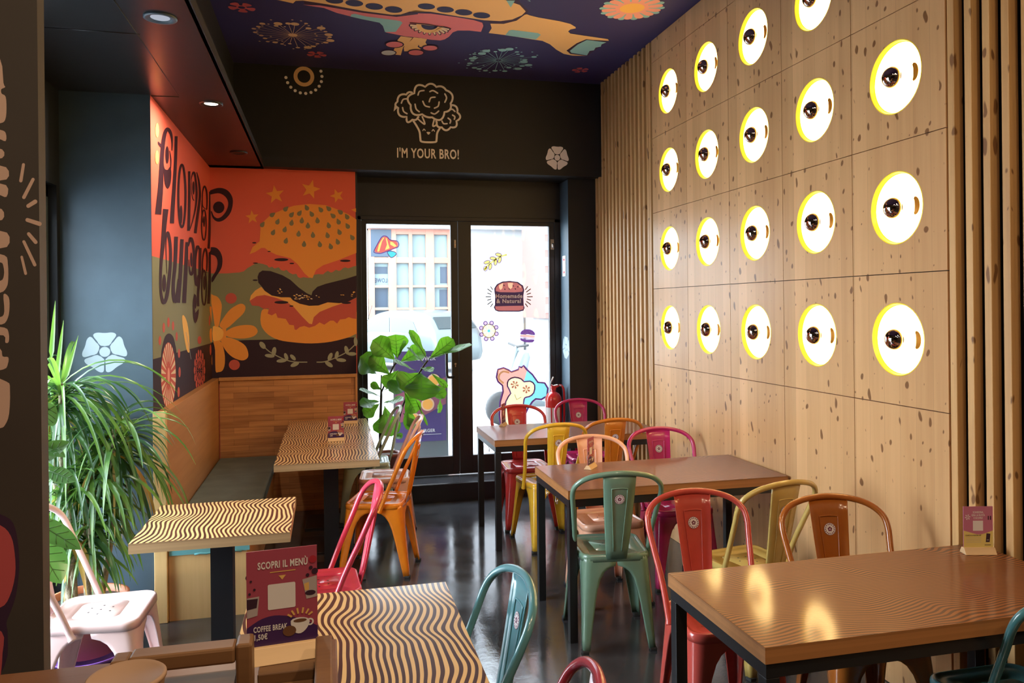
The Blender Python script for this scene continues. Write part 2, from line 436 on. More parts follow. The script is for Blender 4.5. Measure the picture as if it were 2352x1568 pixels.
class Art:
    """flat painted shapes laid on one plane; pts come through map2(a,b)->3D; layers step 0.4 mm off the wall"""
    def __init__(s, mb, fmap, nrm, step=0.0005):
        s.mb = mb; s.f = fmap; s.n = Vector(nrm); s.k = 0; s.step = step
        s.ox = s.oy = 0.0; s.sc = 1.0; s.inc = 5e-6 / step
    def crop(s, ox, oy, sc_): s.ox, s.oy, s.sc = ox, oy, sc_; return s
    def pt(s, p): return Vector(s.f(s.ox + p[0] * s.sc, s.oy + p[1] * s.sc)) + s.n * (s.step * s.k)
    def up(s): s.k += 1; return s
    def poly(s, pts, m, sm=0, closed=True):
        if sm: pts = smooth_pts(pts, sm)
        s.k += s.inc
        s.mb.poly([s.pt(p) for p in pts], m)
    def hol(s, outer, holes, m, sm=0, hsm=0):
        from mathutils.geometry import tessellate_polygon
        loops = [smooth_pts(outer, sm) if sm else outer] + [(smooth_pts(h, hsm) if hsm else h) for h in holes]
        tri = tessellate_polygon([[Vector((p[0], p[1], 0)) for p in l] for l in loops]); flat = [p for l in loops for p in l]
        s.k += s.inc; s.mb.add([s.pt(p) for p in flat], [tuple(t) for t in tri], m)
    def ell(s, x, y, rx, ry, m, rot=0, n=26):
        c, d = math.cos(rot), math.sin(rot)
        s.poly([(x + rx * math.cos(a) * c - ry * math.sin(a) * d, y + rx * math.cos(a) * d + ry * math.sin(a) * c) for a in [2 * PI * k / n for k in range(n)]], m)
    def rib(s, path, m, w=None, sm=5, closed=False, round_cap=False):
        """ribbon; path rows are (x,y,width) or (x,y) with a common w"""
        pts = [(p[0], p[1], p[2] if len(p) > 2 else w) for p in path]
        if sm: pts = smooth_pts(pts, sm, closed)
        L = len(pts); A = []; B = []
        for i in range(L):
            a = pts[i - 1] if (i > 0 or closed) else pts[i]; b = pts[(i + 1) % L] if (i < L - 1 or closed) else pts[i]
            dx, dy = b[0] - a[0], b[1] - a[1]; q = math.hypot(dx, dy) or 1; nx, ny = -dy / q, dx / q; h = max(pts[i][2], 1e-6) / 2
            A.append((pts[i][0] + nx * h, pts[i][1] + ny * h)); B.append((pts[i][0] - nx * h, pts[i][1] - ny * h))
        s.k += s.inc
        vs = []; fs = []; q = 2e-6
        for i in range(L if closed else L - 1):
            j = (i + 1) % L; o = s.n * (q * (i % 40)); k = len(vs)
            vs += [s.pt(A[i]) + o, s.pt(A[j]) + o, s.pt(B[j]) + o, s.pt(B[i]) + o]; fs.append((k, k + 1, k + 2, k + 3))
        s.mb.add(vs, fs, m); s.k += s.inc
        if round_cap and not closed:
            for e in (pts[0], pts[-1]): s.ell(e[0], e[1], e[2] / 2, e[2] / 2, m, n=12)
    def ring(s, x, y, rx, ry, w, m, n=28):
        s.rib([(x + rx * math.cos(2 * PI * k / n), y + ry * math.sin(2 * PI * k / n)) for k in range(n)], m, w, sm=0, closed=True)
    def star(s, x, y, r, m, rot=0, inner=0.42):
        s.poly([(x + (r if k % 2 == 0 else r * inner) * math.sin(rot + k * PI / 5), y - (r if k % 2 == 0 else r * inner) * math.cos(rot + k * PI / 5)) for k in range(10)], m)
    def petals(s, x, y, r, n, m, rot=0, wid=0.5, r0=0.25, ky=1.0):
        """n rounded petals"""
        for k in range(n):
            a = rot + 2 * PI * k / n; ca, sa = math.cos(a), math.sin(a); P_ = []
            for t, h in ((r0, 0.10), (0.5, 0.30), (0.78, 0.47), (0.94, 0.38), (1.0, 0.13)): P_.append((t * r, h * wid * r))
            P_ += [(a_, -b_) for a_, b_ in P_[::-1]]
            s.poly(smooth_pts([(x + a_ * ca - b_ * sa, y + (a_ * sa + b_ * ca) * ky) for a_, b_ in P_], 3), m)


def text_on(mb, txt, origin, ux, uy, h, m, align='LEFT', bold=0.0, width=None, nrm=None, off=0.0):
    """flat lettering: text geometry placed on a plane"""
    cu = bpy.data.curves.new('t', 'FONT'); cu.body = txt; cu.size = 1.0; cu.align_x = align; cu.offset = bold; cu.resolution_u = 3; cu.space_character = 1.10
    to = bpy.data.objects.new('t', cu); COL.objects.link(to)
    dg = bpy.context.evaluated_depsgraph_get(); dg.update()
    me = to.evaluated_get(dg).to_mesh()
    vs = [v.co.copy() for v in me.vertices]; fs = [tuple(p.vertices) for p in me.polygons]
    to.evaluated_get(dg).to_mesh_clear(); bpy.data.objects.remove(to); bpy.data.curves.remove(cu)
    if not vs: return
    cap = 0.70; sx = h / cap
    if width:
        ext = max(v.x for v in vs) - min(v.x for v in vs); sx = width / ext
    o = Vector(origin) + (Vector(nrm) * off if nrm else Vector())
    ux = Vector(ux).normalized(); uy = Vector(uy).normalized()
    mb.add([o + ux * (v.x * sx) + uy * (v.y * h / cap) for v in vs], fs, m)


def arc_pts(a, b, bulge, n=8):
    """arc from a to b bulging to the left of travel (screen y down)"""
    mx, my = (a[0] + b[0]) / 2, (a[1] + b[1]) / 2; dx, dy = b[0] - a[0], b[1] - a[1]; L = math.hypot(dx, dy)
    nx, ny = dy / L, -dx / L; out = []
    for k in range(n):
        t = k / n; h = 4 * bulge * t * (1 - t) * (1 + 0.35 * (1 - abs(2 * t - 1)) * 0)
        h = bulge * math.sin(PI * t) ** 0.8
        out.append((a[0] + dx * t + nx * h, a[1] + dy * t + ny * h))
    return out

# ================================================================== THE ROOM
XR, XL, YM, YB, ZS, ZC, YD, YW, XW = 2.366, -0.90, 6.62, 6.50, 2.80, 3.62, 6.90, 4.45, -1.34
PH = 0.155                                            # platform height in front of the door

# floor
mb = MB(); mb.box(-3.3, -2.8, -0.1, 2.6, 1.7, 0, 'floor_tiles'); mb.box(XW - 0.15, 1.7, -0.1, 2.6, 6.57, 0, 'floor_tiles'); mb.box(XW - 0.15, 6.57, -0.1, 0.24, 6.9, 0, 'floor_tiles'); struct(mb.build('floor'))
mb = MB(); mb.box(0.24, 6.565, 0.0, 2.45, 7.05, PH - 0.004, 'black_paint'); mb.box(0.24, 6.575, PH - 0.004, 2.45, 7.05, PH, 'floor_tiles')
struct(mb.build('floor_platform', bevel=0.004))

# ---- right wall: pine panels with round openings for the lamps
PY = [2.5525, 3.113, 3.674, 4.235, 4.796, 5.357][:]
PZ = [0.0, 1.217, 1.777, 2.337, 2.890, 3.450, 3.618]
LR = 0.156
lamps = []
mb = MB(); N = 40
for ci in range(5):
    y0, y1 = PY[ci] + 0.0018, PY[ci + 1] - 0.0018
    for ri in range(6):
        z0, z1 = PZ[ri] + 0.0018, PZ[ri + 1] - 0.0018
        hole = 1 <= ri <= 4
        cy, cz = (y0 + y1) / 2, (z0 + z1) / 2
        xf, xb = XR, XR + 0.022
        # edges of the board
        sq = [(y0, z0), (y1, z0), (y1, z1), (y0, z1)]
        for k in range(4):
            a, b = sq[k], sq[(k + 1) % 4]
            mb.add([(xf, a[0], a[1]), (xf, b[0], b[1]), (xb, b[0], b[1]), (xb, a[0], a[1])], [(0, 1, 2, 3)], 'pine')
        if not hole:
            mb.add([(xf, a, b) for a, b in sq], [(3, 2, 1, 0)], 'pine'); continue
        lamps.append((ci, ri, cy, cz))
        inn = []; outr = []
        for k in range(N):
            t = 2 * PI * (k + 0.5) / N; c, s_ = math.cos(t), math.sin(t)
            q = min((y1 - y0) / 2 / max(abs(c), 1e-6), (z1 - z0) / 2 / max(abs(s_), 1e-6))
            inn.append((xf, cy + LR * c, cz + LR * s_)); outr.append((xf, cy + q * c, cz + q * s_))
        mb.add(inn + outr, [(k, (k + 1) % N, N + (k + 1) % N, N + k) for k in range(N)], 'pine')
        for k, (a, b) in enumerate(((y0, z0), (y1, z0), (y1, z1), (y0, z1))):   # corner fillers
            near = sorted(range(N), key=lambda i: (outr[i][1] - a) ** 2 + (outr[i][2] - b) ** 2)[:2]
            mb.add([(xf, a, b), outr[near[0]], outr[near[1]]], [(0, 1, 2)], 'pine')
mb.box(XR + 0.10, -2.7, 0, XR + 0.2, 7.1, 3.75, 'black_paint')       # masonry behind, painted black
mb.box(XR + 0.02, 5.357, 0, XR + 0.10, 5.385, ZC, 'metal_black')
mb.box(XR + 0.02, 2.5475, 0, XR + 0.10, 2.5520, ZC, 'metal_black')
mb.box(XR + 0.060, 2.556, 0.0, XR + 0.10, 5.354, ZC, 'black_paint')
struct(mb.build('wall_right'))

# slatted cladding either side of the panels (surface of the wall)
mb = MB()
for k in range(15):
    y1 = 6.615 - k * 0.0825
    if y1 < 5.42: break
    x0 = XR + 0.0
    mb.box(x0, y1 - 0.034, 0.0, x0 + 0.045, y1, ZC if y1 < YB else ZS, 'slat_pine')
mb.box(XR, 5.388, 0.0, XR + 0.045, 5.42, ZC, 'slat_pine')
mb.box(XR + 0.048, 5.386, 0.0, XR + 0.09, 6.62, ZC, 'black_paint')
struct(mb.build('trim_1', bevel=0.0015, seg=1))
mb = MB()
for k in range(58):
    y1 = 2.545 - k * 0.0825
    if y1 < -2.4: break
    mb.box(XR, y1 - 0.032, 0.0, XR + 0.042, y1, ZC, 'slat_pine')
mb.box(XR + 0.048, -2.6, 0.0, XR + 0.09, 2.546, ZC, 'black_paint')
struct(mb.build('trim_2', bevel=0.0015, seg=1))

# ---- main ceiling with the painted submarine-and-flowers mural
mb = MB(); mb.box(-0.71, -2.7, ZC, XR + 0.2, 7.1, ZC + 0.12, 'p_navy')
A = Art(mb, lambda px, py: P(px, py, 'z', ZC), (0, 0, -1), 0.0006)
A.up()
K5 = (500, 0, 0.19558); K6 = (940, 0, 0.2466)
def c5(l): return [(500 + a * 0.19558, b * 0.19558) for a, b in l]
def c6(l): return [(940 + a * 0.2466, b * 0.2466) for a, b in l]
# dark outlines first
A.poly(c5([(700, 0), (885, 42), (925, 18), (1010, 14), (1020, 45), (1250, 85), (1700, 155), (2100, 205), (2352, 178)]) + c6([(30, 135), (80, 118), (200, 118), (600, 170), (740, 200), (760, 222), (880, 222), (990, 200), (1090, 140), (1110, 100), (1040, 30), (1000, -40)]) + [(1150, -60), (640, -60)], 'p_outline')
A.up()
hull = c5([(690, -4), (780, 14), (885, 37), (915, 8), (1000, 4), (1300, 50), (1700, 125), (2050, 172), (2150, 168), (2250, 135), (2352, 120)]) + c6([(60, 93), (200, 108), (450, 150), (700, 187), (850, 195), (960, 180), (1050, 140), (1085, 105), (1030, 45), (900, 0), (760, -40)]) + [(1000, -60), (640, -60)]
A.poly(hull, 'p_yellow')
A.poly(c5([(1000, 54), (1200, 62), (1700, 148), (2100, 196), (2352, 165)]) + c6([(80, 123), (200, 125), (420, 155), (600, 185), (680, 210), (690, 240), (668, 295), (560, 283), (450, 283), (405, 300), (370, 340), (330, 365), (290, 375), (200, 368)]) + c5([(2352, 440), (2200, 425), (1975, 378), (1960, 355), (1940, 300), (1900, 262), (1700, 222), (1560, 190), (1400, 150), (1250, 92)]), 'p_pink')
tail = c6([(755, 218), (880, 220), (1000, 190), (1075, 135), (1095, 130), (1120, 140), (1200, 160), (1400, 195), (1500, 220), (1550, 250), (1550, 262), (1500, 272), (1480, 290), (1500, 310), (1560, 320), (1850, 362), (1860, 378), (1640, 366), (1560, 400), (1465, 468), (1500, 500), (1600, 512), (1650, 518), (1520, 515), (1440, 500), (1370, 460), (1310, 410), (1240, 378), (1150, 365), (900, 325), (740, 305), (768, 260)])
A.up(); A.poly(tail, 'p_yellow')
A.poly(c5([(2110, 470), (2150, 422), (2290, 440), (2210, 540), (2160, 548)]), 'p_yellow')
A.poly(c5([(2060, 600), (2080, 560), (2180, 545), (2150, 645), (2090, 640)]), 'p_yellow')
A.poly(c5([(2300, 440), (2400, 445), (2352, 540), (2240, 600), (2190, 600), (2185, 555)]), 'p_yellow')
A.poly(c6([(40, 345), (95, 352), (60, 420), (110, 455), (60, 470), (0, 462), (-20, 430)]), 'p_yellow')
A.poly(c6([(100, 352), (165, 362), (150, 392), (165, 415), (130, 440), (95, 432), (85, 400)]), 'p_yellow')
A.up()
for x_, y_, rx_ in ((1370, 0, 105), (1604, 33, 105), (1838, 72, 103), (2066, 108, 102)):
    A.poly(c5([(x_ + rx_ * math.cos(t), y_ + 38 * math.sin(t) + 0.07 * rx_ * math.cos(t)) for t in [2 * PI * k / 24 for k in range(24)]]), 'p_darknavy')
for x_, y_ in ((160, 57), (336, 86), (507, 112), (674, 140)):
    A.poly(c6([(x_ + 80 * math.cos(t), y_ + 28 * math.sin(t) + 4 * math.cos(t)) for t in [2 * PI * k / 24 for k in range(24)]]), 'p_darknavy')
A.poly(c5([(1560, 190), (1570, 165), (1610, 158), (1750, 190), (2100, 235), (2150, 245), (2170, 265), (2090, 370), (1965, 372), (1940, 300), (1900, 262), (1700, 222)]), 'p_aqua')
A.poly(c6([(893, 325), (930, 280), (960, 275), (1200, 305), (1225, 320), (1180, 365)]), 'p_aqua')
A.poly(c6([(1465, 470), (1560, 405), (1650, 362), (1845, 385), (1660, 515), (1500, 490)]), 'p_outline'); A.up()
A.poly(c6([(1495, 470), (1570, 410), (1655, 368), (1838, 390), (1790, 410), (1785, 430), (1735, 440), (1720, 465), (1680, 470), (1655, 512), (1510, 488)]), 'p_aqua')
A.poly(c6([(905, 0), (985, 0), (945, 66)]), 'p_aqua'); A.poly(c6([(1100, 0), (1125, 0), (1130, 12)]), 'p_aqua')
# the eye on the fin
for k in range(11):
    t = PI * (0.06 + 0.88 * k / 10); cx_, cy_ = 190, 235
    A.rib([(940 + (cx_ + 120 * math.cos(t)) * .2466, (cy_ + 42 * math.sin(t) + 8 * math.cos(t)) * .2466), (940 + (cx_ + 185 * math.cos(t)) * .2466, (cy_ + 78 * math.sin(t) + 18 * math.cos(t)) * .2466)], 'p_outline', 6.4, sm=0, round_cap=True)
A.up()
for k in range(11):
    t = PI * (0.06 + 0.88 * k / 10); cx_, cy_ = 190, 235
    A.rib([(940 + (cx_ + 125 * math.cos(t)) * .2466, (cy_ + 44 * math.sin(t) + 8 * math.cos(t)) * .2466), (940 + (cx_ + 178 * math.cos(t)) * .2466, (cy_ + 74 * math.sin(t) + 18 * math.cos(t)) * .2466)], 'p_cream', 4.2, sm=0, round_cap=True)
A.poly(c6([(65, 215)] + [(190 - 122 * math.cos(t), 225 + 66 * math.sin(t) + 10) for t in [PI * k / 12 for k in range(13)]] + [(316, 243)]), 'p_yellow'); A.up()
A.poly(c6([(112, 222)] + [(190 - 78 * math.cos(t), 230 + 42 * math.sin(t)) for t in [PI * k / 12 for k in range(13)]] + [(268, 240)]), 'p_darknavy')
A.rib(c6([(5, 208), (180, 222), (390, 262)]), 'p_outline', 1.6, sm=0)
for (f_, x_, y_, rx_, ry_, m_) in ((c5, 2075, 515, 102, 36, 'p_pink'), (c5, 2005, 612, 85, 30, 'p_white'), (c6, 195, 441, 68, 24, 'p_pink'), (c6, 62, 484, 70, 26, 'p_pink')):
    A.poly(f_([(x_ + (rx_ + 12) * math.cos(t), y_ + (ry_ + 6) * math.sin(t)) for t in [2 * PI * k / 24 for k in range(24)]]), 'p_outline')
A.up()
for (f_, x_, y_, rx_, ry_, m_) in ((c5, 2075, 515, 98, 33, 'p_pink'), (c5, 2005, 612, 82, 28, 'p_white'), (c6, 195, 441, 66, 22, 'p_pink'), (c6, 62, 484, 68, 24, 'p_pink')):
    A.poly(f_([(x_ + rx_ * math.cos(t), y_ + ry_ * math.sin(t)) for t in [2 * PI * k / 24 for k in range(24)]]), m_)
# round motifs, laid out in metres on the ceiling
B = Art(mb, lambda a, b: (a, b, ZC), (0, 0, -1), 0.0006); B.up()
for fx, fy, fr, rot in ((-0.517, 5.308, 0.085, 0.3), (-0.055, 6.169, 0.075, 0.2), (2.076, 6.139, 0.07, 0.5)):
    B.petals(fx, fy, fr, 5, 'p_rose', rot, 0.75, 0.30)
    B.ring(fx, fy, fr * 0.33, fr * 0.33, fr * 0.14, 'p_rose', 16)
def burst(cx, cy, R, m, seed, hub):
    rr = random.Random(seed); n = 26
    for k in range(n):
        t = 2 * PI * k / n + rr.uniform(-0.05, 0.05); q = R * rr.choice((1.0, 0.95, 0.72, 0.84))
        d = R * rr.choice((0.11, 0.075, 0.06, 0.05)) if q > 0.7 * R else R * 0.06
        B.rib([(cx + R * 0.08 * math.cos(t), cy + R * 0.08 * math.sin(t)), (cx + q * math.cos(t), cy + q * math.sin(t))], m, R * 0.012, sm=0)
        B.ell(cx + q * math.cos(t), cy + q * math.sin(t), d, d, m, n=14)
        t2 = t + PI / n; q2 = R * rr.choice((1.12, 0.62, 0.9)); B.ell(cx + q2 * math.cos(t2), cy + q2 * math.sin(t2), R * 0.03, R * 0.03, m, n=8)
    B.ell(cx, cy, hub, hub, m)
burst(-0.215, 5.765, 0.27, 'p_tan', 3, 0.032)
burst(1.352, 6.02, 0.29, 'p_aqua', 5, 0.004)
fx, fy = 1.983, 4.789
B.petals(fx, fy, 0.215, 14, 'p_aqua', 0.22, 0.26, 0.3); B.up(); B.petals(fx, fy, 0.20, 14, 'p_blush', 0.0, 0.30, 0.3); B.ell(fx, fy, 0.11, 0.11, 'p_blush'); B.up(); B.ell(fx, fy, 0.082, 0.082, 'p_sun')
struct(mb.build('ceiling'))

# ---- soffit over the bench side, its edge board and the cove above
mb = MB(); mb.box(XW - 0.15, 1.6, ZS, -0.485, 6.66, ZS + 0.022, 'soffit_black'); mb.box(-3.3, -2.8, ZS, -0.485, 1.6, ZS + 0.022, 'soffit_black'); mb.box(-0.5, -2.7, ZS, -0.48, 6.5, ZS + 0.05, 'bulkhead_black')
mb.box(XW - 0.15, -2.7, ZS + 0.07, -0.70, 7.1, ZC + 0.1, 'bulkhead_black'); mb.box(-0.70, -2.7, ZS + 0.024, -0.502, 6.5, ZS + 0.05, 'bulkhead_black')
mb2 = MB()
# hatch joint strips
for a, b in (((102, 62), (322, 78)), ((262, 0), (412, 222)), ((100, 212), (412, 222))):
    p, q = P(*a, 'z', ZS), P(*b, 'z', ZS)
    mb.tube([(p.x, p.y, ZS - 0.0008), (q.x, q.y, ZS - 0.0008)], 0.0022, 'metal_black', 4)
struct(mb.build('ceiling_soffit'))

# ---- back wall of the bench corner + left wall with the burger mural
RED, GRN = 'p_red', 'p_green'
mb = MB(); mb.box(XL - 0.1, YM, 0, 0.245, YM + 0.2, ZS + 0.06, 'p_red'); mb.box(0.245, YM + 0.0, 0, 0.26, YM + 0.4, ZS, 'door_black')
A = Art(mb, lambda px, py: P(px, py, 'y', YM), (0, -1, 0), 0.0002)
A.up().crop(560, 400, 0.26786)
xr = 965
green = [(-300, 850), (-245, 850), (-150, 850), (-40, 842), (0, 832), (30, 805), (60, 788), (100, 765), (130, 762), (160, 768), (200, 780), (215, 800), (245, 793), (262, 808), (300, 797), (320, 822), (345, 828), (365, 818), (390, 843), (420, 858), (450, 853), (465, 882), (485, 890), (510, 882), (560, 890), (600, 862), (640, 855), (680, 858), (700, 840), (720, 828), (745, 842), (760, 840), (790, 818), (815, 828), (830, 824), (850, 805), (870, 798), (895, 806), (920, 798), (940, 790), (xr, 785)]
A.poly(green + [(xr, 1500), (-300, 1500)], 'p_green'); A.up()
A.poly([(-300, 1443), (0, 1422), (300, 1415), (900, 1400), (xr, 1398), (xr, 1800), (-300, 1800)], 'p_plum'); A.up()
A.poly(smooth_pts([(148, 1190), (175, 1155), (300, 1180), (600, 1250), (900, 1200)], 3, False) + [(xr + 3, 1180), (xr + 3, 1365)] + smooth_pts([(900, 1398), (750, 1435), (580, 1450), (420, 1440), (300, 1420), (210, 1375), (155, 1310), (142, 1245)], 3, False), 'p_orange'); A.up()
A.poly([(50, 1085), (110, 1045), (180, 1035), (280, 1060), (370, 1095), (430, 1140), (500, 1220), (560, 1280), (585, 1285), (600, 1225), (650, 1180), (760, 1135), (850, 1105), (xr, 1060), (xr, 1240), (930, 1235), (900, 1225), (870, 1240), (825, 1245), (800, 1280), (770, 1255), (740, 1255), (690, 1290), (650, 1270), (610, 1300), (560, 1315), (520, 1300), (480, 1310), (450, 1335), (435, 1330), (430, 1295), (390, 1290), (360, 1240), (290, 1230), (275, 1190), (240, 1210), (205, 1195), (215, 1150), (170, 1155), (130, 1130), (70, 1125)], 'p_coral')
A.up()
A.poly([(50, 1085), (60, 1040), (100, 995), (150, 965), (180, 1000), (240, 1040), (400, 1057), (420, 1080), (560, 1120), (720, 1098), (850, 1105), (760, 1135), (650, 1180), (600, 1225), (585, 1285), (560, 1280), (500, 1220), (430, 1140), (370, 1095), (280, 1060), (180, 1035), (110, 1045)], 'p_cheese')
for e in ((322, 1098, 60, 13), (408, 1130, 18, 6), (880, 1102, 40, 10)): A.ell(*e, 'p_plum')
A.up()
A.poly([(160, 825), (230, 830), (330, 865), (400, 905), (470, 970), (540, 1020), (580, 1038), (590, 1005), (630, 965), (700, 940), (800, 915), (880, 895), (xr, 868), (xr, 1055), (900, 1090), (820, 1105), (720, 1098), (640, 1125), (560, 1128), (480, 1110), (420, 1080), (400, 1055), (320, 1055), (240, 1040), (180, 1000), (160, 970), (125, 930), (118, 880), (130, 845)], 'p_plum')
A.up()
rr = random.Random(4)
for k in range(38):
    q = rr.choice((0, 1, 1, 2)); cx_, cy_ = ((310, 1000), (540, 1050), (850, 1028))[q]
    A.ell(cx_ + rr.uniform(-20 if q == 0 else -110, 20 if q == 0 else 105), cy_ + rr.uniform(-22, 22), rr.uniform(5, 11), rr.uniform(2.5, 5), 'p_sun' if k % 3 else 'p_cream', rot=0.2, n=8)
A.poly([(145, 430), (160, 415), (230, 350), (340, 300), (430, 270), (560, 255), (700, 265), (800, 300), (900, 345), (xr, 388), (xr, 675), (900, 700), (800, 740), (680, 780), (620, 820), (602, 860), (590, 890), (560, 885), (520, 850), (460, 770), (400, 720), (280, 690), (215, 660), (180, 632), (150, 632), (100, 665), (50, 685), (75, 625), (135, 575), (140, 520)], 'p_orange')
for e in ((322, 732, 60, 13), (412, 765, 20, 6), (870, 742, 45, 10), (90, 588, 18, 6), (100, 762, 22, 5), (98, 908, 22, 7), (217, 662, 14, 4)): A.ell(*e, 'p_plum')
A.up()
for k, (sx_, sy_) in enumerate(((360, 298), (245, 348), (160, 432), (290, 408), (410, 348), (478, 335), (540, 288), (660, 305), (728, 295), (828, 325), (885, 365), (582, 342), (765, 357), (812, 408), (890, 445), (410, 418), (498, 398), (632, 398), (728, 440), (550, 442), (352, 475), (252, 500), (470, 512), (593, 522), (718, 525), (820, 497), (930, 543), (362, 572), (517, 600), (652, 602), (745, 620), (805, 580))):
    t = -0.9 + 1.5 * sx_ / 960 + (0.5 if sy_ < 360 else 0.0) * (1 if sx_ > 500 else -1)
    sh = [(-2, -30), (10, -16), (19, 2), (14, 18), (0, 24), (-14, 18), (-19, 2), (-12, -14)]
    A.poly(smooth_pts([(sx_ + a * math.cos(-t) - b * math.sin(-t), sy_ + a * math.sin(-t) + b * math.cos(-t)) for a, b in sh], 3), 'p_olive')
for s_ in ((270, 175, 82, -0.15), (572, 130, 85, 0.25), (800, 185, 62, -0.35), (72, 368, 60, -0.1)): A.star(*s_[:3], 'p_orange', s_[3])
A.poly([(920, 303), (962, 292), (962, 325), (945, 318)], 'p_orange')
# laurel twigs
A.crop(340, 220, 0.4721)
A.rib([(560, 1215), (600, 1250), (690, 1290), (775, 1295)], 'p_sage', 5); A.rib([(820, 1295), (870, 1290), (960, 1250), (1012, 1205)], 'p_sage', 5)
for x_, y_, t, a, b in ((557, 1213, 0.9, 20, 12), (613, 1243, -1.4, 22, 11), (592, 1264, 0.1, 24, 9), (650, 1288, -0.1, 25, 9), (672, 1268, 1.2, 18, 9), (705, 1272, 0.8, 18, 9), (714, 1306, -0.4, 22, 10),
                        (886, 1268, 2.0, 20, 10), (880, 1305, 0.6, 22, 10), (918, 1261, 1.8, 20, 9), (940, 1285, 0.1, 24, 9), (966, 1237, 1.3, 22, 10), (992, 1255, 0.0, 22, 9), (1010, 1195, 1.5, 22, 9)): A.ell(x_, y_, a, b, 'p_sage', t)
# big flower and the red dots
A.crop(340, 640, 0.2041)
A.ell(935, 220, 64, 60, 'p_coral'); A.ell(972, 968, 62, 58, 'p_coral')
for pl in ([(700, 185), (735, 185), (790, 210), (830, 290), (820, 400), (795, 535), (755, 540), (735, 400)], [(805, 530), (850, 440), (930, 340), (1040, 280), (1095, 310), (1080, 380), (1000, 460), (880, 560)],
           [(870, 600), (960, 545), (1080, 520), (1190, 530), (1235, 590), (1190, 645), (1080, 672), (950, 665), (880, 640)], [(820, 690), (900, 660), (1020, 700), (1100, 760), (1130, 850), (1110, 900), (1050, 918), (950, 880), (870, 800)],
           [(740, 700), (820, 710), (860, 830), (865, 950), (840, 1030), (790, 1050), (760, 1030), (755, 800)]):
    A.poly(pl, 'p_orange', 3)
A.poly([(740, 560), (880, 560), (880, 680), (740, 720)], 'p_orange')
A.up(); A.poly([(730, 540), (765, 537), (810, 548), (845, 585), (850, 620), (835, 668), (800, 692), (770, 698), (730, 690)], 'p_sun', 2)
# the bowls of the two letters that turn the corner
A.crop(340, 260, 0.1531)
A.rib([(930, 1190, 60), (1060, 1160, 80), (1160, 1190, 92), (1225, 1270, 82), (1238, 1370, 66), (1205, 1480, 68), (1130, 1570, 62), (1050, 1600, 52), (985, 1560, 30), (950, 1470, 14)], 'p_letter')
A.ell(1062, 1412, 84, 88, 'p_letter')
A.crop(340, 480, 0.17857)
A.poly([(800, 500), (840, 490), (890, 505), (935, 560), (958, 640), (950, 740), (915, 810), (880, 860), (845, 920), (820, 940), (820, 880), (870, 800), (893, 720), (890, 650), (860, 600), (800, 575)], 'p_letter', 3)
struct(mb.build('wall_back'))

mb = MB(); mb.box(XL - 0.1, YW + 0.121, 0, XL, YM + 0.2, ZS + 0.06, 'p_red'); mb.add([(XL, YW + 0.0001, 0), (XL, YW + 0.121, 0), (XL, YW + 0.121, ZS), (XL, YW + 0.0001, ZS)], [(0, 1, 2, 3)], 'p_red')
A = Art(mb, lambda px, py: P(px, py, 'x', XL), (1, 0, 0), 0.0002)
A.up().crop(0, 0, 1)
def clipx(x): return x
def band(a, b, m):
    za, zb = P(*a, 'x', XL).z, P(*b, 'x', XL).z
    mb.poly([(XL + A.step * A.k, YW + 0.0006, za), (XL + A.step * A.k, YM, zb), (XL + A.step * A.k, YM, 0.9), (XL + A.step * A.k, YW + 0.0006, 0.9)], m); A.up()
band((350, 588), (493, 628.5), 'p_green'); band((354, 824), (494.5, 785), 'p_plum')
A.crop(340, 640, 0.2041)
# round sun motif
A.poly([(145, 880), (160, 760), (190, 650), (235, 615), (280, 650), (305, 740), (320, 860), (320, 1250), (280, 1400), (180, 1480), (140, 1300)], 'p_plum', 3); A.up()
A.ell(228, 1090, 84, 375, 'p_coral'); A.up()
for k in range(22):
    t = 2 * PI * (k + 0.5) / 22; w_ = 0.075
    A.poly([(228 + 30 * math.cos(t - w_ * .4), 1090 + 160 * math.sin(t - w_ * .4)), (228 + 80 * math.cos(t - w_), 1090 + 362 * math.sin(t - w_)), (228 + 82 * math.cos(t), 1090 + 370 * math.sin(t)), (228 + 80 * math.cos(t + w_), 1090 + 362 * math.sin(t + w_)), (228 + 30 * math.cos(t + w_ * .4), 1090 + 160 * math.sin(t + w_ * .4))], 'p_cream')
A.ell(230, 1090, 12, 90, 'p_blush')
for e in ((175, 550, 14, 56), (228, 490, 14, 56), (280, 530, 13, 52), (132, 695, 15, 52), (320, 650, 12, 52), (347, 838, 13, 52), (353, 1050, 13, 58), (342, 1275, 13, 58), (578, 690, 22, 45), (702, 800, 10, 60), (742, 1020, 9, 60), (690, 470, 8, 60)): A.ell(*e, 'p_coral')
A.poly([(385, 412), (410, 422), (440, 500), (460, 640), (466, 800), (455, 832), (430, 790), (400, 620), (383, 480)], 'p_sun', 2)
A.rib([(425, 600), (465, 800), (482, 905)], 'p_slate', 5)
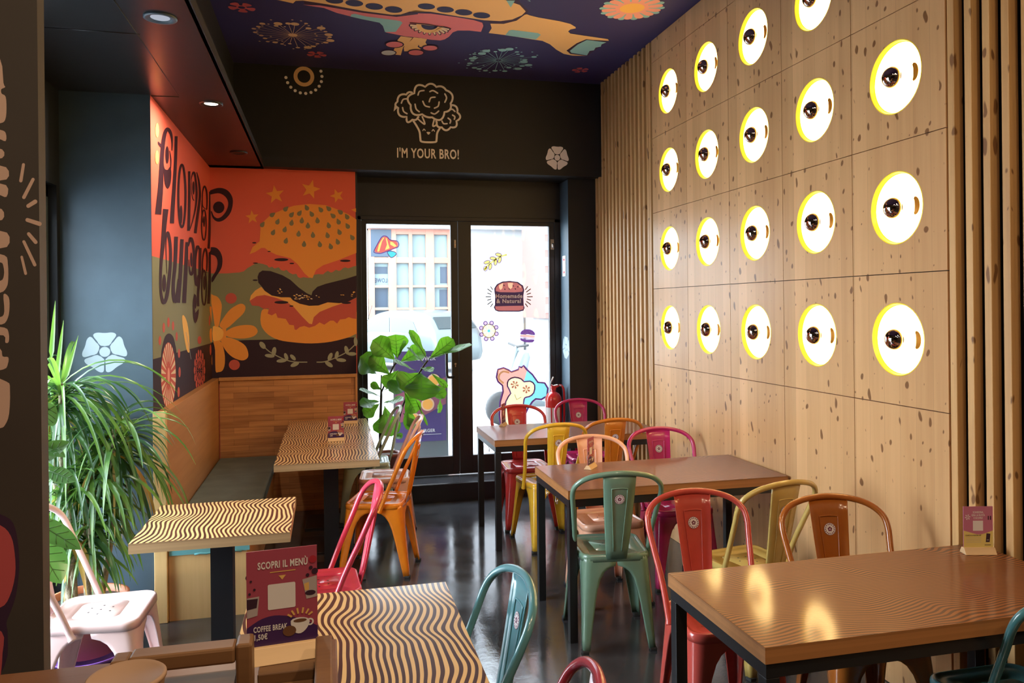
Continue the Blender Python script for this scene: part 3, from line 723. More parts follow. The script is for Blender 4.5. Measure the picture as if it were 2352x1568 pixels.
# fine stroke blossom
for k in range(14):
    t = 2 * PI * k / 14; A.rib([(578 + 8 * math.cos(t), 1030 + 30 * math.sin(t)), (578 + 52 * math.cos(t), 1030 + 185 * math.sin(t))], 'p_coral', 5, sm=0)
    A.ell(578 + 56 * math.cos(t), 1030 + 195 * math.sin(t), 9, 42, 'p_coral'); A.ell(578 + 38 * math.cos(t + .2), 1030 + 130 * math.sin(t + .2), 5, 26, 'p_coral')
A.ell(578, 1035, 8, 30, 'p_letter')
for pl in ([(690, 320), (705, 310), (725, 340), (738, 420), (750, 560), (735, 590), (712, 480), (697, 400)], [(690, 600), (700, 562), (725, 560), (775, 590), (775, 700), (735, 700), (705, 716), (692, 660)],
           [(735, 740), (770, 700), (752, 900), (727, 972), (712, 950), (718, 850)], [(735, 190), (750, 182), (775, 200), (775, 560), (752, 540), (740, 300)], [(752, 720), (775, 700), (790, 1060), (762, 1030)]):
    A.poly(pl, 'p_orange', 2)
# lettering "flower"
A.up().crop(340, 260, 0.1531)
L = 'p_letter'
A.rib([(148, 1515, 92), (168, 1300, 84), (185, 1100, 76), (203, 700, 58), (222, 450, 58), (250, 300, 52), (285, 238, 50), (325, 275, 46), (350, 350, 34), (358, 450, 20), (355, 560, 10)], L)
A.rib([(150, 425, 10), (165, 460, 34), (200, 500, 40)], L); A.ell(283, 625, 27, 132, L)
A.poly([(228, 750), (245, 830), (290, 848), (325, 805), (345, 880), (335, 1040), (297, 1130), (255, 1080), (235, 950)], L, 3)
A.rib([(320, 560, 6), (338, 690, 18), (335, 830, 14)], L)
A.rib([(418, 345, 44), (410, 700, 44), (388, 1100, 52), (365, 1450, 60), (355, 1650, 62)], L)
A.ring(505, 1240, 54, 470, 32, L, 36); A.ell(492, 1520, 21, 140, L)
A.rib([(615, 870, 34), (616, 1300, 38), (605, 1763, 42)], L, sm=3)
A.rib([(645, 1000, 10), (662, 915, 20), (690, 890, 30), (712, 1000, 32), (726, 1200, 34), (712, 1400, 26), (670, 1600, 16), (625, 1740, 14)], L)
A.ell(680, 1120, 17, 100, L); A.rib([(652, 1000, 8), (648, 1150, 8), (665, 1270, 12), (688, 1310, 14)], L, sm=4)
A.rib([(728, 885, 12), (762, 1040, 28), (775, 1250, 36), (745, 1500, 38), (705, 1800, 42)], L)
A.rib([(880, 1450, 8), (820, 1395, 14), (812, 1290, 14), (818, 1170, 16), (845, 1095, 24), (873, 1160, 24), (884, 1300, 22), (878, 1440, 16)], L)
A.rib([(808, 1300, 14), (806, 1500, 16), (818, 1640, 14)], L)
A.rib([(932, 1175, 34), (926, 1450, 34), (918, 1850, 36), (905, 2030, 36)], L, sm=3)
A.crop(340, 480, 0.17857)
A.ring(716, 205, 30, 195, 17, L, 30); A.ell(718, 160, 13, 70, L)
# lettering "burger"
A.rib([(225, 0, 70), (205, 220, 56), (188, 450, 50), (165, 700, 38), (157, 950, 32), (168, 1110, 34), (197, 1205, 44), (235, 1130, 46), (262, 950, 44), (285, 700, 38), (285, 500, 36), (265, 350, 38), (245, 300, 30), (228, 400, 16), (230, 600, 10), (240, 830, 6)], L)
A.ell(204, 952, 24, 112, L)
A.rib([(358, 355, 48), (345, 700, 46), (322, 950, 42), (325, 1110, 46), (345, 1190, 46), (372, 1090, 40), (395, 900, 34)], L); A.rib([(434, 388, 44), (415, 800, 46), (385, 1205, 48)], L, sm=3)
A.rib([(495, 425, 34), (487, 700, 46), (460, 1207, 52)], L, sm=3)
A.rib([(515, 480, 14), (545, 375, 38), (575, 450, 36), (586, 600, 26), (576, 780, 32), (552, 840, 36), (530, 780, 20), (522, 650, 8)], L); A.ell(553, 650, 14, 92, L)
A.rib([(660, 520, 20), (634, 480, 34), (610, 580, 34), (600, 720, 34), (605, 860, 36), (625, 980, 42), (650, 850, 36)], L)
A.rib([(668, 500, 36), (660, 850, 36), (640, 1080, 32), (642, 1250, 30)], L, sm=3)
A.rib([(590, 1330, 28), (580, 1200, 14), (595, 1090, 10)], L); A.poly([(575, 1280), (605, 1335), (650, 1280), (638, 1400), (604, 1472), (580, 1400)], L, 2); A.ell(605, 1190, 17, 92, L)
A.rib([(760, 815, 8), (702, 790, 14), (703, 620, 18), (735, 510, 26), (758, 620, 22), (752, 800, 16)], L); A.rib([(700, 760, 20), (688, 900, 20)], L)
A.ring(718, 1010, 30, 225, 18, L, 30); A.ell(722, 950, 16, 92, L)
A.rib([(792, 555, 28), (790, 900, 34), (776, 1217, 36)], L, sm=3)
A.rib([(800, 560, 26), (838, 520, 40), (875, 540, 60)], L); A.ell(833, 740, 19, 82, L)
A.crop(340, 260, 0.1531)
A.ell(132, 255, 26, 105, 'p_sun'); A.ell(130, 660, 26, 100, 'p_sun'); A.rib([(940, 1200, 40), (985, 1160, 60)], L)
struct(mb.build('wall_left'))

# ---- black wall piece facing the room, left of the mural, with its five-petal flower
def flower5(mb, c, r, u, w, nrm, m='p_white', core='black_paint', rot=0.31):
    Ar = Art(mb, lambda a, b: Vector(c) + Vector(u) * a + Vector(w) * b, nrm, 0.0006); Ar.up()
    for k in range(5):
        a = rot + 2 * PI * k / 5; ca, sa = math.cos(a), math.sin(a)
        pl = [(0.32, 0.19), (0.55, 0.355), (0.76, 0.505), (0.88, 0.53), (0.96, 0.44), (0.985, 0.28), (0.965, 0.10), (0.965, -0.10), (0.985, -0.28), (0.96, -0.44), (0.88, -0.53), (0.76, -0.505), (0.55, -0.355), (0.32, -0.19)]
        Ar.poly([((x_ * ca - y_ * sa) * r, (x_ * sa + y_ * ca) * r) for x_, y_ in pl], m, 2)
    Ar.ell(0, 0, r * 0.255, r * 0.255, m)

mb = MB(); mb.box(XW - 0.15, YW, 0, XL - 0.001, YW + 0.12, ZS + 0.06, 'blue_black')
flower5(mb, (-1.133, YW, 1.44), 0.103, (1, 0, 0), (0, 0, 1), (0, -1, 0), 'p_decal', rot=0.31)
struct(mb.build('wall_black'))

# ---- bulkhead above the door with the broccoli drawing
mb = MB(); mb.box(-0.90, YB, ZS, XR + 0.1, YB + 0.1, ZC + 0.05, 'bulkhead_black'); mb.box(-0.3, YB + 0.1, ZS, XR + 0.1, YD + 0.2, ZS + 0.4, 'black_paint')
A = Art(mb, lambda px, py: P(px, py, 'y', YB), (0, -1, 0), 0.0002); A.up().crop(880, 180, 0.12755)
W_ = 35
def lobes(cusps, closed=False):
    out = []
    for i in range(len(cusps) - (0 if closed else 1)):
        a, b = cusps[i], cusps[(i + 1) % len(cusps)]; out += arc_pts(a[:2], b[:2], a[2])
    if not closed: out.append(cusps[-1][:2])
    return out
A.rib(lobes([(563, 268, 95), (758, 152, 58), (958, 155, 38), (1132, 212, 78), (1215, 452, 55), (1105, 605, 100), (882, 700, 22), (705, 645, 95), (497, 480, 90)], True), 'p_off', W_, sm=0, closed=True)
A.rib(lobes([(530, 262, -30), (418, 292, -62), (258, 418, -45), (272, 530, -75), (425, 690, -80), (528, 742, -30), (630, 690, 0)]), 'p_off', W_, sm=0)
A.rib(lobes([(1222, 480, 52), (1335, 612, 62), (1318, 768, 62), (1215, 878, 55), (1055, 880, 40), (965, 790, 5), (960, 755, 0)]), 'p_off', W_, sm=0)
A.rib([(540, 760), (600, 850), (655, 960), (670, 1080), (690, 1135), (820, 1150), (945, 1142), (962, 1100), (975, 980), (1030, 885)], 'p_off', W_)
for ar in ([(628, 300), (655, 235), (735, 218)], [(842, 238), (900, 220), (980, 265)], [(1112, 280), (1142, 350), (1112, 428)], [(830, 420), (860, 350), (935, 338)], [(715, 412), (755, 490), (835, 515)],
           [(1008, 425), (990, 500), (925, 535)], [(575, 465), (595, 550), (650, 600)], [(865, 620), (930, 640), (1000, 588)], [(328, 445), (360, 380), (425, 368)], [(350, 525), (370, 595), (430, 635)],
           [(1200, 568), (1245, 555), (1292, 595)], [(1250, 660), (1290, 690), (1282, 735)], [(1170, 715), (1215, 755), (1205, 805)], [(1060, 770), (1090, 815), (1150, 815)]): A.rib(ar, 'p_off', 27, round_cap=True)
A.rib([(650, 690, 30), (620, 720, 25), (735, 820, 30), (745, 790, 28), (700, 680, 26)], 'p_off'); A.rib([(920, 740, 28), (895, 850, 30), (930, 855, 30), (965, 825, 24)], 'p_off')
A.rib([(715, 940), (735, 912), (758, 938)], 'p_off', 15, round_cap=True); A.rib([(880, 948), (902, 922), (925, 952)], 'p_off', 15, round_cap=True)
A.poly([(782, 965), (848, 968), (835, 1000), (815, 1013), (797, 998)], 'p_off', 2)
A.poly([(228, 430), (205, 490), (190, 595), (225, 560), (262, 530), (235, 500)], 'p_off')
p0, p1 = P(911, 361, 'y', YB), P(1053, 365, 'y', YB)
text_on(mb, "I'M YOUR BRO!", p0, (p1 - p0), (0, 0, 1), 0.078, 'p_off', bold=0.022, width=(p1 - p0).length, nrm=(0, -1, 0), off=0.001)
flower5(mb, (1.977, YB, 2.956), 0.100, (1, 0, 0), (0, 0, 1), (0, -1, 0), 'p_off', rot=0.3)
Ar = Art(mb, lambda a, b: (-0.159 + a, YB, 3.545 + b), (0, -1, 0), 0.0002); Ar.up()
rr0 = 0.066
Ar.ring(0, -0.005, rr0, rr0, 0.030, 'p_tan', 36)
for k in range(13):
    t = PI * 1.08 + 1.12 * PI * (k / 12.0) * 1.03 - 0.1
    if 3.545 + 0.142 * math.sin(t) < ZC - 0.02: Ar.ell(0.142 * math.cos(t), 0.142 * math.sin(t), 0.0125, 0.0125, 'p_off', n=12)
struct(mb.build('wall_bulkhead'))

# ---- recess around the door
mb = MB(); mb.box(2.11, YM, 0, XR + 0.1, YD + 0.2, ZS + 0.05, 'bulkhead_black')
mb.box(2.1095, YM + 0.004, PH, 2.112, YD - 0.03, ZS - 0.01, 'blue_black')
flower5(mb, (2.1095, 6.725, 1.283), 0.098, (0, 1, 0), (0, 0, 1), (-1, 0, 0), 'p_decal', rot=0.4)
struct(mb.build('wall_recess_right'))
mb = MB(); mb.box(0.24, YD - 0.02, 2.462, 2.12, YD + 0.1, ZS + 0.03, 'door_black'); struct(mb.build('wall_lintel'))

# ---- pillar close to the camera, left
PYL, PXR = 1.60, -0.516
mb = MB(); mb.box(-3.2, PYL, 0, PXR, PYL + 0.036, ZS, 'pillar_brown')
A = Art(mb, lambda px, py: P(px, py, 'y', PYL), (0, -1, 0), 0.0002); A.up()
pp = 'p_pillar_pink'
for pl in ([(-40, 120), (0, 135), (8, 190), (12, 200), (3, 205), (4, 215), (13, 222), (15, 250), (12, 275), (0, 283), (-40, 285)], [(-40, 292), (0, 298), (13, 305), (13, 324), (-5, 318), (-40, 316)], [(-40, 338), (5, 343), (5, 363), (-40, 362)],
           [(-40, 380), (14, 384), (15, 412), (-40, 410)], [(-40, 420), (14, 425), (15, 452), (-5, 446), (-40, 440)], [(-40, 478), (4, 480), (5, 505), (-40, 504)], [(-40, 532), (16, 534), (16, 567), (-40, 566)],
           [(-40, 580), (10, 586), (18, 605), (19, 640), (15, 660), (0, 672), (-40, 668), (-40, 640), (0, 645), (9, 632), (8, 612), (0, 602), (-40, 604)],
           [(8, 676), (20, 682), (22, 705), (18, 730), (4, 745), (-40, 740), (-40, 722), (0, 728), (10, 715)], [(-40, 750), (10, 752), (20, 765), (20, 785), (12, 786), (8, 770), (-40, 768)],
           [(-40, 788), (0, 800), (6, 818), (19, 820), (18, 836), (8, 848), (-40, 850)], [(-40, 870), (15, 876), (23, 895), (21, 950), (12, 975), (0, 983), (-40, 985)]):
    A.poly(pl, pp, 3)
for a, b, w_ in (((54, 378), (48, 415), 7), ((76, 412), (55, 453), 7.5), ((65, 473), (81, 463), 9), ((63, 505), (91, 514), 9), ((66, 537), (82, 556), 8), ((55, 555), (80, 608), 7), ((50, 590), (59, 628), 6)):
    A.rib([(a[0], a[1], w_), (b[0], b[1], w_ * 1.1)], pp, sm=0, round_cap=True)
A.poly([(-60, 1160), (0, 1180), (30, 1200), (42, 1250), (44, 1310), (36, 1370), (22, 1410), (15, 1430), (18, 1460), (10, 1530), (-60, 1600)], 'p_outline', 3); A.up()
A.poly([(-60, 1190), (0, 1205), (25, 1230), (34, 1270), (35, 1320), (22, 1370), (0, 1395), (-60, 1400)], 'p_rose', 3); A.poly([(-60, 1440), (4, 1450), (6, 1500), (-5, 1568), (-60, 1600)], 'p_rose', 3)
struct(mb.build('wall_pillar'))

# ---- left wall with the big shop window
WY0, WY1, WZ0, WZ1 = 2.75, 4.405, 0.12, 2.30
mb = MB()
mb.box(XW - 0.15, 1.64, 0, XW, WY0, ZS, 'black_paint'); mb.box(XW - 0.15, WY1, 0, XW, YW, ZS, 'black_paint')
mb.box(XW - 0.15, WY0, 0, XW, WY1, WZ0, 'black_paint'); mb.box(XW - 0.15, WY0, WZ1, XW, WY1, ZS, 'black_paint')
struct(mb.build('wall_window_side'))
mb = MB()
for a in (WY0, (WY0 + WY1) / 2 - 0.03, WY1 - 0.06): mb.box(XW - 0.11, a, WZ0, XW - 0.04, a + 0.06, WZ1, 'blue_black')
mb.box(XW - 0.11, WY0, WZ0, XW - 0.04, WY1, WZ0 + 0.06, 'blue_black'); mb.box(XW - 0.11, WY0, WZ1 - 0.06, XW - 0.04, WY1, WZ1, 'blue_black')
w1 = struct(mb.build('window_1'))
mb = MB(); mb.box(XW - 0.08, WY0 + 0.05, WZ0 + 0.05, XW - 0.074, WY1 - 0.05, WZ1 - 0.05, 'glass'); mb.build('pane', w1)

# ---- rest of the room behind the camera
mb = MB(); mb.box(-3.2, -2.8, 0, XR + 0.1, -2.7, ZC + 0.1, 'pillar_brown'); struct(mb.build('wall_rear'))
mb = MB(); mb.box(-3.3, -2.8, 0, -3.2, 1.7, ZC, 'pillar_brown'); struct(mb.build('wall_side_rear'))

# ================================================================== DOOR
d1 = struct(thing('door_1', 'black framed glazed double door', 'door')); 
mb = MB()
mb.box(0.262, YD - 0.03, PH, 0.300, YD + 0.04, 2.462, 'door_black'); mb.box(2.055, YD - 0.03, PH, 2.112, YD + 0.04, 2.462, 'door_black'); mb.box(0.262, YD - 0.03, 2.43, 2.112, YD + 0.04, 2.465, 'door_black')
mb.build('door_frame', d1, bevel=0.003)
def leaf_(x0, x1, g0, g1, name):
    m_ = MB(); ya, yb = YD - 0.022, YD + 0.022
    m_.box(x0, ya, PH + 0.008, g0, yb, 2.428, 'door_black'); m_.box(g1, ya, PH + 0.008, x1, yb, 2.428, 'door_black')
    m_.box(g0, ya, PH + 0.008, g1, yb, 0.325, 'door_black'); m_.box(g0, ya, 2.395, g1, yb, 2.428, 'door_black')
    o = m_.build(name, d1, bevel=0.002)
    m_ = MB(); m_.box(g0 - 0.005, YD - 0.004, 0.32, g1 + 0.005, YD + 0.004, 2.40, 'glass'); m_.build('glass_panel', o)
    return o
lf = leaf_(0.302, 1.150, 0.345, 1.087, 'door_leaf'); rf = leaf_(1.154, 2.053, 1.273, 2.003, 'door_leaf')
# handle on the left leaf, lock, hinges, bolts
mb = MB(); hx = 1.035
mb.tube(smooth_pts([(1.100, YD - 0.02, 1.345), (1.085, YD - 0.075, 1.350), (hx, YD - 0.085, 1.335), (hx - 0.004, YD - 0.085, 1.28), (hx - 0.004, YD - 0.085, 1.12), (hx, YD - 0.085, 1.05), (1.06, YD - 0.08, 1.035), (1.10, YD - 0.02, 1.035)], 4, False), 0.0125, 'metal_black', 10)
mb.build('door_handle', lf)
mb = MB(); mb.disc((1.120, YD - 0.0235, 1.150), 0.010, 'chrome', 14, (1, 0, 0), (0, 0, 1)); mb.box(1.116, YD - 0.024, 1.122, 1.124, YD - 0.0225, 1.148, 'chrome'); mb.build('lock', lf, label='small steel keyhole plate')
mb = MB(); mb.box(1.118, YD - 0.026, 2.19, 1.134, YD - 0.0215, 2.262, 'hinge_metal'); mb.box(1.121, YD - 0.0275, 2.235, 1.131, YD - 0.0255, 2.252, 'chrome'); mb.box(1.121, YD - 0.0275, 2.20, 1.131, YD - 0.0255, 2.222, 'chrome'); mb.build('flush_bolt', lf, label='grey steel bolt plate')
mb = MB(); mb.box(2.018, YD - 0.03, 2.18, 2.050, YD - 0.0215, 2.275, 'hinge_metal'); mb.tube([(2.036, YD - 0.038, 2.195), (2.036, YD - 0.038, 2.24)], 0.008, 'chrome', 8); mb.build('hinge', rf, label='grey steel hinge plate')
mb = MB(); mb.tube([(1.145, YD - 0.026, 0.165), (1.145, YD - 0.026, 0.185)], 0.004, 'chrome', 8); mb.build('floor_bolt', lf)

def glass_art():
    m_ = MB(); a = Art(m_, lambda px, py: P(px, py, 'y', YD - 0.0052), (0, -1, 0), 0.0003); a.up(); return m_, a
# mushroom
m_, a = glass_art(); a.crop(840, 505, 0.18817)
cap = [(225, 195), (262, 205), (300, 245), (375, 255), (402, 285), (398, 325), (355, 345), (250, 385), (180, 408), (110, 400), (102, 375), (140, 300), (190, 215)]
strp = [[(212, 214), (228, 217), (200, 260), (165, 385), (140, 385), (160, 300)], [(243, 217), (258, 224), (275, 290), (292, 345), (235, 368), (260, 300)], [(300, 264), (332, 272), (378, 318), (352, 330), (300, 300)]]
cin = [(250 + (x_ - 250) * 0.955, 300 + (y_ - 300) * 0.945) for x_, y_ in cap]
a.hol(cin, strp, 's_red'); a.rib(cap, 's_purple', 10, sm=3, closed=True)
for pl in strp: a.poly(pl, 's_yellow')
stm = [(262, 392), (300, 380), (350, 388), (374, 412), (350, 444), (312, 460), (288, 440)]
a.poly(stm, 's_teal', 2); a.rib(stm, 's_purple', 8, sm=2, closed=True)
m_.build('mushroom_sticker', lf, label='red and yellow striped mushroom sticker')
# twig
m_, a = glass_art(); a.crop(1080, 560, 0.25510)
tw = [(135, 225), (160, 190), (215, 150), (262, 118), (325, 98)]
lv = [(150, 165, -0.7), (180, 205, 1.4), (205, 130, -0.3), (228, 165, 1.3), (255, 97, -0.2), (265, 145, 1.5)]
for q, (w_, g_) in enumerate(((16, 0),)):
    mm = 's_lime'
    a.rib(tw, mm, w_, round_cap=True)
    for x_, y_, t in lv: a.ell(x_, y_, 26, 12, mm, t + 0.4); a.rib([(x_ + 29 * math.cos(q2) * math.cos(t + .4) - 15 * math.sin(q2) * math.sin(t + .4), y_ + 29 * math.cos(q2) * math.sin(t + .4) + 15 * math.sin(q2) * math.cos(t + .4)) for q2 in [2 * PI * k / 16 for k in range(16)]], 's_purple', 6, sm=0, closed=True)
    a.ell(137, 222, 13, 19, mm, 0.5); a.ring(137, 222, 17, 22, 6, 's_purple', 16)
m_.build('twig_sticker', rf, label='yellow-green leafy twig sticker')
# bread roll sign
m_, a = glass_art(); a.crop(1080, 560, 0.25510)
top_ = [(230, 425), (232, 395), (258, 362), (300, 348), (355, 342), (420, 350), (462, 380), (475, 412), (470, 430), (400, 436), (270, 434)]
low_ = [(225, 562), (350, 558), (480, 556), (478, 588), (440, 600), (260, 600), (230, 590)]
a.hol([(218, 430), (216, 400), (240, 362), (290, 338), (355, 332), (430, 342), (475, 375), (487, 415), (482, 440), (478, 470), (482, 550), (490, 575), (480, 600), (440, 610), (255, 610), (225, 598), (212, 570), (222, 548), (224, 470)], [top_, low_], 's_plum')
tst = [[(258, 374), (285, 356), (296, 352), (290, 398), (272, 415), (261, 398)], [(338, 352), (385, 350), (378, 395), (358, 408), (343, 385)], [(440, 372), (453, 382), (458, 393), (448, 393)]]
a.hol(top_, tst, 's_brown'); a.poly(low_, 's_brown')
for pl in tst: a.poly(pl, 's_toast')
a.up()
for x_, y_ in ((305, 372), (312, 408), (352, 405), (388, 378), (428, 386), (407, 405)): a.ell(x_, y_, 7, 5, 's_dark', 0.6, 8)
for k in range(7):
    for sgn in (-1, 1):
        f = -1 + k / 3; q1 = 38 + 12 * (k % 2)
        a.rib([(350 + sgn * (162 - 16 * f * f), 475 + 62 * f), (350 + sgn * (162 - 16 * f * f + q1 * math.cos(0.95 * f)), 475 + 62 * f + q1 * math.sin(0.95 * f))], 'metal_black', 8, sm=0)
pa, pb = P(1080 + 228 * .2551, 560 + 487 * .2551, 'y', YD - 0.0052), P(1080 + 476 * .2551, 560 + 487 * .2551, 'y', YD - 0.0052)
text_on(m_, 'Homemade', pa, (1, 0, 0), (0, 0, 1), 0.036, 's_text', bold=0.03, width=0.25, nrm=(0, -1, 0), off=0.003)
pa = P(1080 + 236 * .2551, 560 + 532 * .2551, 'y', YD - 0.0052)
text_on(m_, '& Natural', pa, (1, 0, 0), (0, 0, 1), 0.036, 's_text', bold=0.03, width=0.23, nrm=(0, -1, 0), off=0.003)
m_.build('burger_sign_sticker', rf, label='brown bread roll sticker with two lines of lettering')
# round blossom
m_, a = glass_art(); a.crop(1080, 560, 0.25510)
for k in range(8):
    t_ = 2 * PI * k / 8 + .35; a.ring(168 + 72 * math.cos(t_), 783 + 76 * math.sin(t_), 17, 17, 8, 's_purple', 14); a.ell(168 + 72 * math.cos(t_), 783 + 76 * math.sin(t_), 12.5, 12.5, 's_lilac', n=12)
a.ring(168, 783, 58, 60, 6, 's_purple')
a.petals(168, 783, 66, 8, 's_cream', 0.0, 0.56, 0.2); a.ell(168, 783, 13, 13, 's_teal', n=10)
m_.build('blossom_sticker', rf, label='round yellow blossom sticker with a lilac dotted rim')
# little purple burger
m_, a = glass_art(); a.crop(1080, 560, 0.25510)
a.poly([(455, 815), (458, 790), (490, 770), (540, 770), (578, 795), (580, 822), (520, 812)], 's_purple', 2); a.poly([(455, 850), (500, 862), (575, 865), (560, 885), (500, 885), (455, 868)], 's_purple', 2)
a.poly([(452, 818), (520, 816), (582, 828), (580, 845), (500, 838), (450, 830)], 's_salmon', 1); a.rib([(448, 832), (500, 845), (582, 852)], 's_lilac', 9); a.rib([(448, 846), (500, 856), (580, 864)], 's_purple', 4)
a.up()
for x_, y_ in ((480, 790), (500, 783), (515, 795), (535, 785), (550, 800), (560, 812), (495, 803)): a.ell(x_, y_, 4, 4, 's_white', n=6)
m_.build('small_burger_sticker', rf, label='small purple burger sticker')
# big multi-coloured animal head
m_, a = glass_art(); a.crop(1080, 560, 0.25510)
head = [(242, 1165), (250, 1130), (300, 1115), (345, 1135), (370, 1152), (435, 1130), (440, 1105), (462, 1112), (480, 1095), (510, 1130), (560, 1175), (610, 1245), (670, 1250), (700, 1300), (690, 1370), (640, 1400), (590, 1395), (560, 1420), (520, 1480), (480, 1568), (470, 1680), (280, 1680), (262, 1540), (270, 1420), (295, 1330), (290, 1275), (250, 1240), (236, 1200)]
a.rib(head, 's_purple', 16, sm=0, closed=True)
eye = smooth_pts([(335, 1280), (345, 1225), (400, 1200), (460, 1215), (485, 1240), (540, 1235), (580, 1270), (572, 1340), (530, 1375), (492, 1385), (480, 1440), (470, 1650), (320, 1650), (320, 1420), (365, 1345)], 2)
left_ = [p for p in head if p[0] < 515] ; 
pink_ = [(242, 1165), (250, 1130), (300, 1115), (345, 1135), (370, 1152), (435, 1130), (440, 1105), (462, 1112), (480, 1095), (512, 1135), (482, 1236), (460, 1215), (400, 1200), (345, 1225), (333, 1280), (360, 1345), (318, 1420), (318, 1655), (280, 1680), (262, 1540), (270, 1420), (295, 1330), (290, 1275), (250, 1240), (236, 1200)]
cyan_ = [(514, 1137), (560, 1175), (610, 1245), (670, 1250), (700, 1300), (690, 1370), (640, 1400), (590, 1395), (560, 1420), (520, 1480), (480, 1568), (474, 1640), (484, 1440), (496, 1390), (534, 1380), (576, 1342), (584, 1270), (542, 1233), (487, 1238)]
a.poly(pink_, 's_salmon'); a.poly(cyan_, 's_cyan'); a.rib([(352, 1160), (300, 1148), (265, 1175), (260, 1215), (300, 1255)], 's_cream', 16)
a.poly(eye, 's_cream'); a.rib(eye, 's_purple', 12, sm=0, closed=True)
a.petals(400, 1268, 36, 6, 's_salmon', 0.2, 0.5, 0.2); a.petals(505, 1308, 36, 6, 's_salmon', 0.5, 0.5, 0.2); a.rib([(400, 1355), (418, 1402), (460, 1378)], 's_lime', 6, sm=0)
m_.build('animal_sticker', rf, label='large pink, yellow and blue animal head sticker')

# extinguisher notice on the recess wall
m_ = MB(); m_.box(2.1060, 6.705, 1.93, 2.1092, 6.795, 2.115, 'paper'); m_.box(2.1050, 6.725, 1.955, 2.1062, 6.775, 2.09, 'p_rose'); m_.box(2.1044, 6.733, 1.975, 2.1052, 6.767, 2.07, 'paper')
tag(m_.build('wall_notice'), 'small white notice with a red rectangle on the black door recess', 'sign')

# ================================================================== OUTSIDE
YF = 24.0
M['street'] = mat('street', (0.36, 0.37, 0.38), 0.8, noise=0.1, nscale=3)
M['white_wall'] = mat('white_wall', (0.42, 0.42, 0.43), 0.8, noise=0.03, nscale=2)
M['joinery'] = mat('joinery', (0.38, 0.165, 0.115), 0.5, noise=0.1, nscale=2)
M['shop_glass'] = mat('shop_glass', (0.17, 0.25, 0.26), 0.3)
M['shop_dark'] = mat('shop_dark', (0.03, 0.05, 0.08), 0.3)
M['brick'] = mat('brick', (0.22, 0.10, 0.085), 0.8)
mb = MB(); mb.box(-14, 7.05, -0.05, 22, 30, PH - 0.04, 'street'); struct(mb.build('street'))
mb = MB(); mb.box(-6, 1.7, -0.2, XW - 0.15, 5, -0.02, 'street'); mb.box(XW - 1.2, 1.9, -0.02, XW - 0.15, 4.4, 0.0, 'street'); struct(mb.build('pavement'))
# shop front across the street
sx0, sx1 = P(848, 600, 'y', YF).x, P(1046, 600, 'y', YF).x
shop = thing('shop_front', 'pink-brown timber shop front with small panes across the street', 'building')
mb = MB()
ZT = P(940, 526, 'y', YF).z; mb.box(sx0 - 0.02, YF + 0.12, 0.1, sx1, YF + 0.6, ZT, 'shop_glass'); mb.box(sx0 - 0.05, YF - 0.3, ZT, sx1 + 2.2, YF + 0.6, 9.5, 'white_wall'); mb.box(sx1, YF + 0.1, 0.1, sx1 + 2.2, YF + 0.6, ZT, 'white_wall')
mb.build('wall', shop)
mb = MB()
def vx(px): return P(px, 620, 'y', YF).x
def hz(py): return P(940, py, 'y', YF).z
for a, b in ((846, 860), (892, 910), (939, 947), (978, 997), (1028, 1040)): mb.box(vx(a), YF - 0.05, 0.12, vx(b), YF + 0.1, ZT, 'joinery')
for a, b in ((591, 604), (655, 660), (706, 711), (526, 538)): mb.box(vx(846), YF - 0.04, hz(b), vx(1040), YF + 0.1, hz(a), 'joinery')
mb.build('window_frame', shop)
mb = MB(); mb.box(vx(852), YF - 0.06, hz(590), vx(899), YF - 0.045, hz(528), 'shop_dark'); mb.build('sign_board', shop, label='blue-grey board')
for a, b, c, d in ((861, 890, 612, 628), (861, 890, 662, 704), (861, 890, 713, 742), (1012, 1028, 612, 650), (1010, 1028, 665, 704)):
    mb = MB(); mb.box(vx(a), YF + 0.105, hz(d), vx(b), YF + 0.115, hz(c), 'shop_dark'); mb.build('pane', shop, label='darker pane')
mb = MB(); text_on(mb, 'LOWE', (vx(890), YF + 0.10, hz(648)), (-1, 0, 0), (0, 0, 1), 0.13, 'p_darknavy', width=vx(890) - vx(862)); mb.build('reflected_lettering', shop)
mb = MB(); mb.box(sx1 + 2.3, YF + 0.1, 0.1, 15.0, YF + 3, 12.5, 'white_wall'); mb.box(sx1 + 3.0, YF + 0.05, 0.1, sx1 + 4.2, YF + 0.12, 2.6, 'white_wall'); tag(mb.build('plastered_house'), 'pale plastered house front filling the right door pane', 'building')
bx_ = P(1252, 600, 'y', 20.0).x
mb = MB(); mb.box(bx_, 20.0, 1.35, bx_ + 4.0, 22.5, 9.0, 'brick')
for k in range(9): mb.box(bx_ - 0.004, 19.98, 1.5 + k * 0.42, bx_ + 0.09, 20.0, 1.72 + k * 0.42, 'white_wall')
mb.box(bx_ + 0.3, 20.2, 0.1, bx_ + 3.8, 22.4, 1.349, 'white_wall'); tag(mb.build('brick_house'), 'narrow strip of brick house at the right edge of the door glass', 'building')
mb = MB(); mb.box(-10, YF, 0.1, sx0 - 0.06, YF + 2, 9.5, 'white_wall'); tag(mb.build('corner_house'), 'white house beside the timber shop front', 'building')

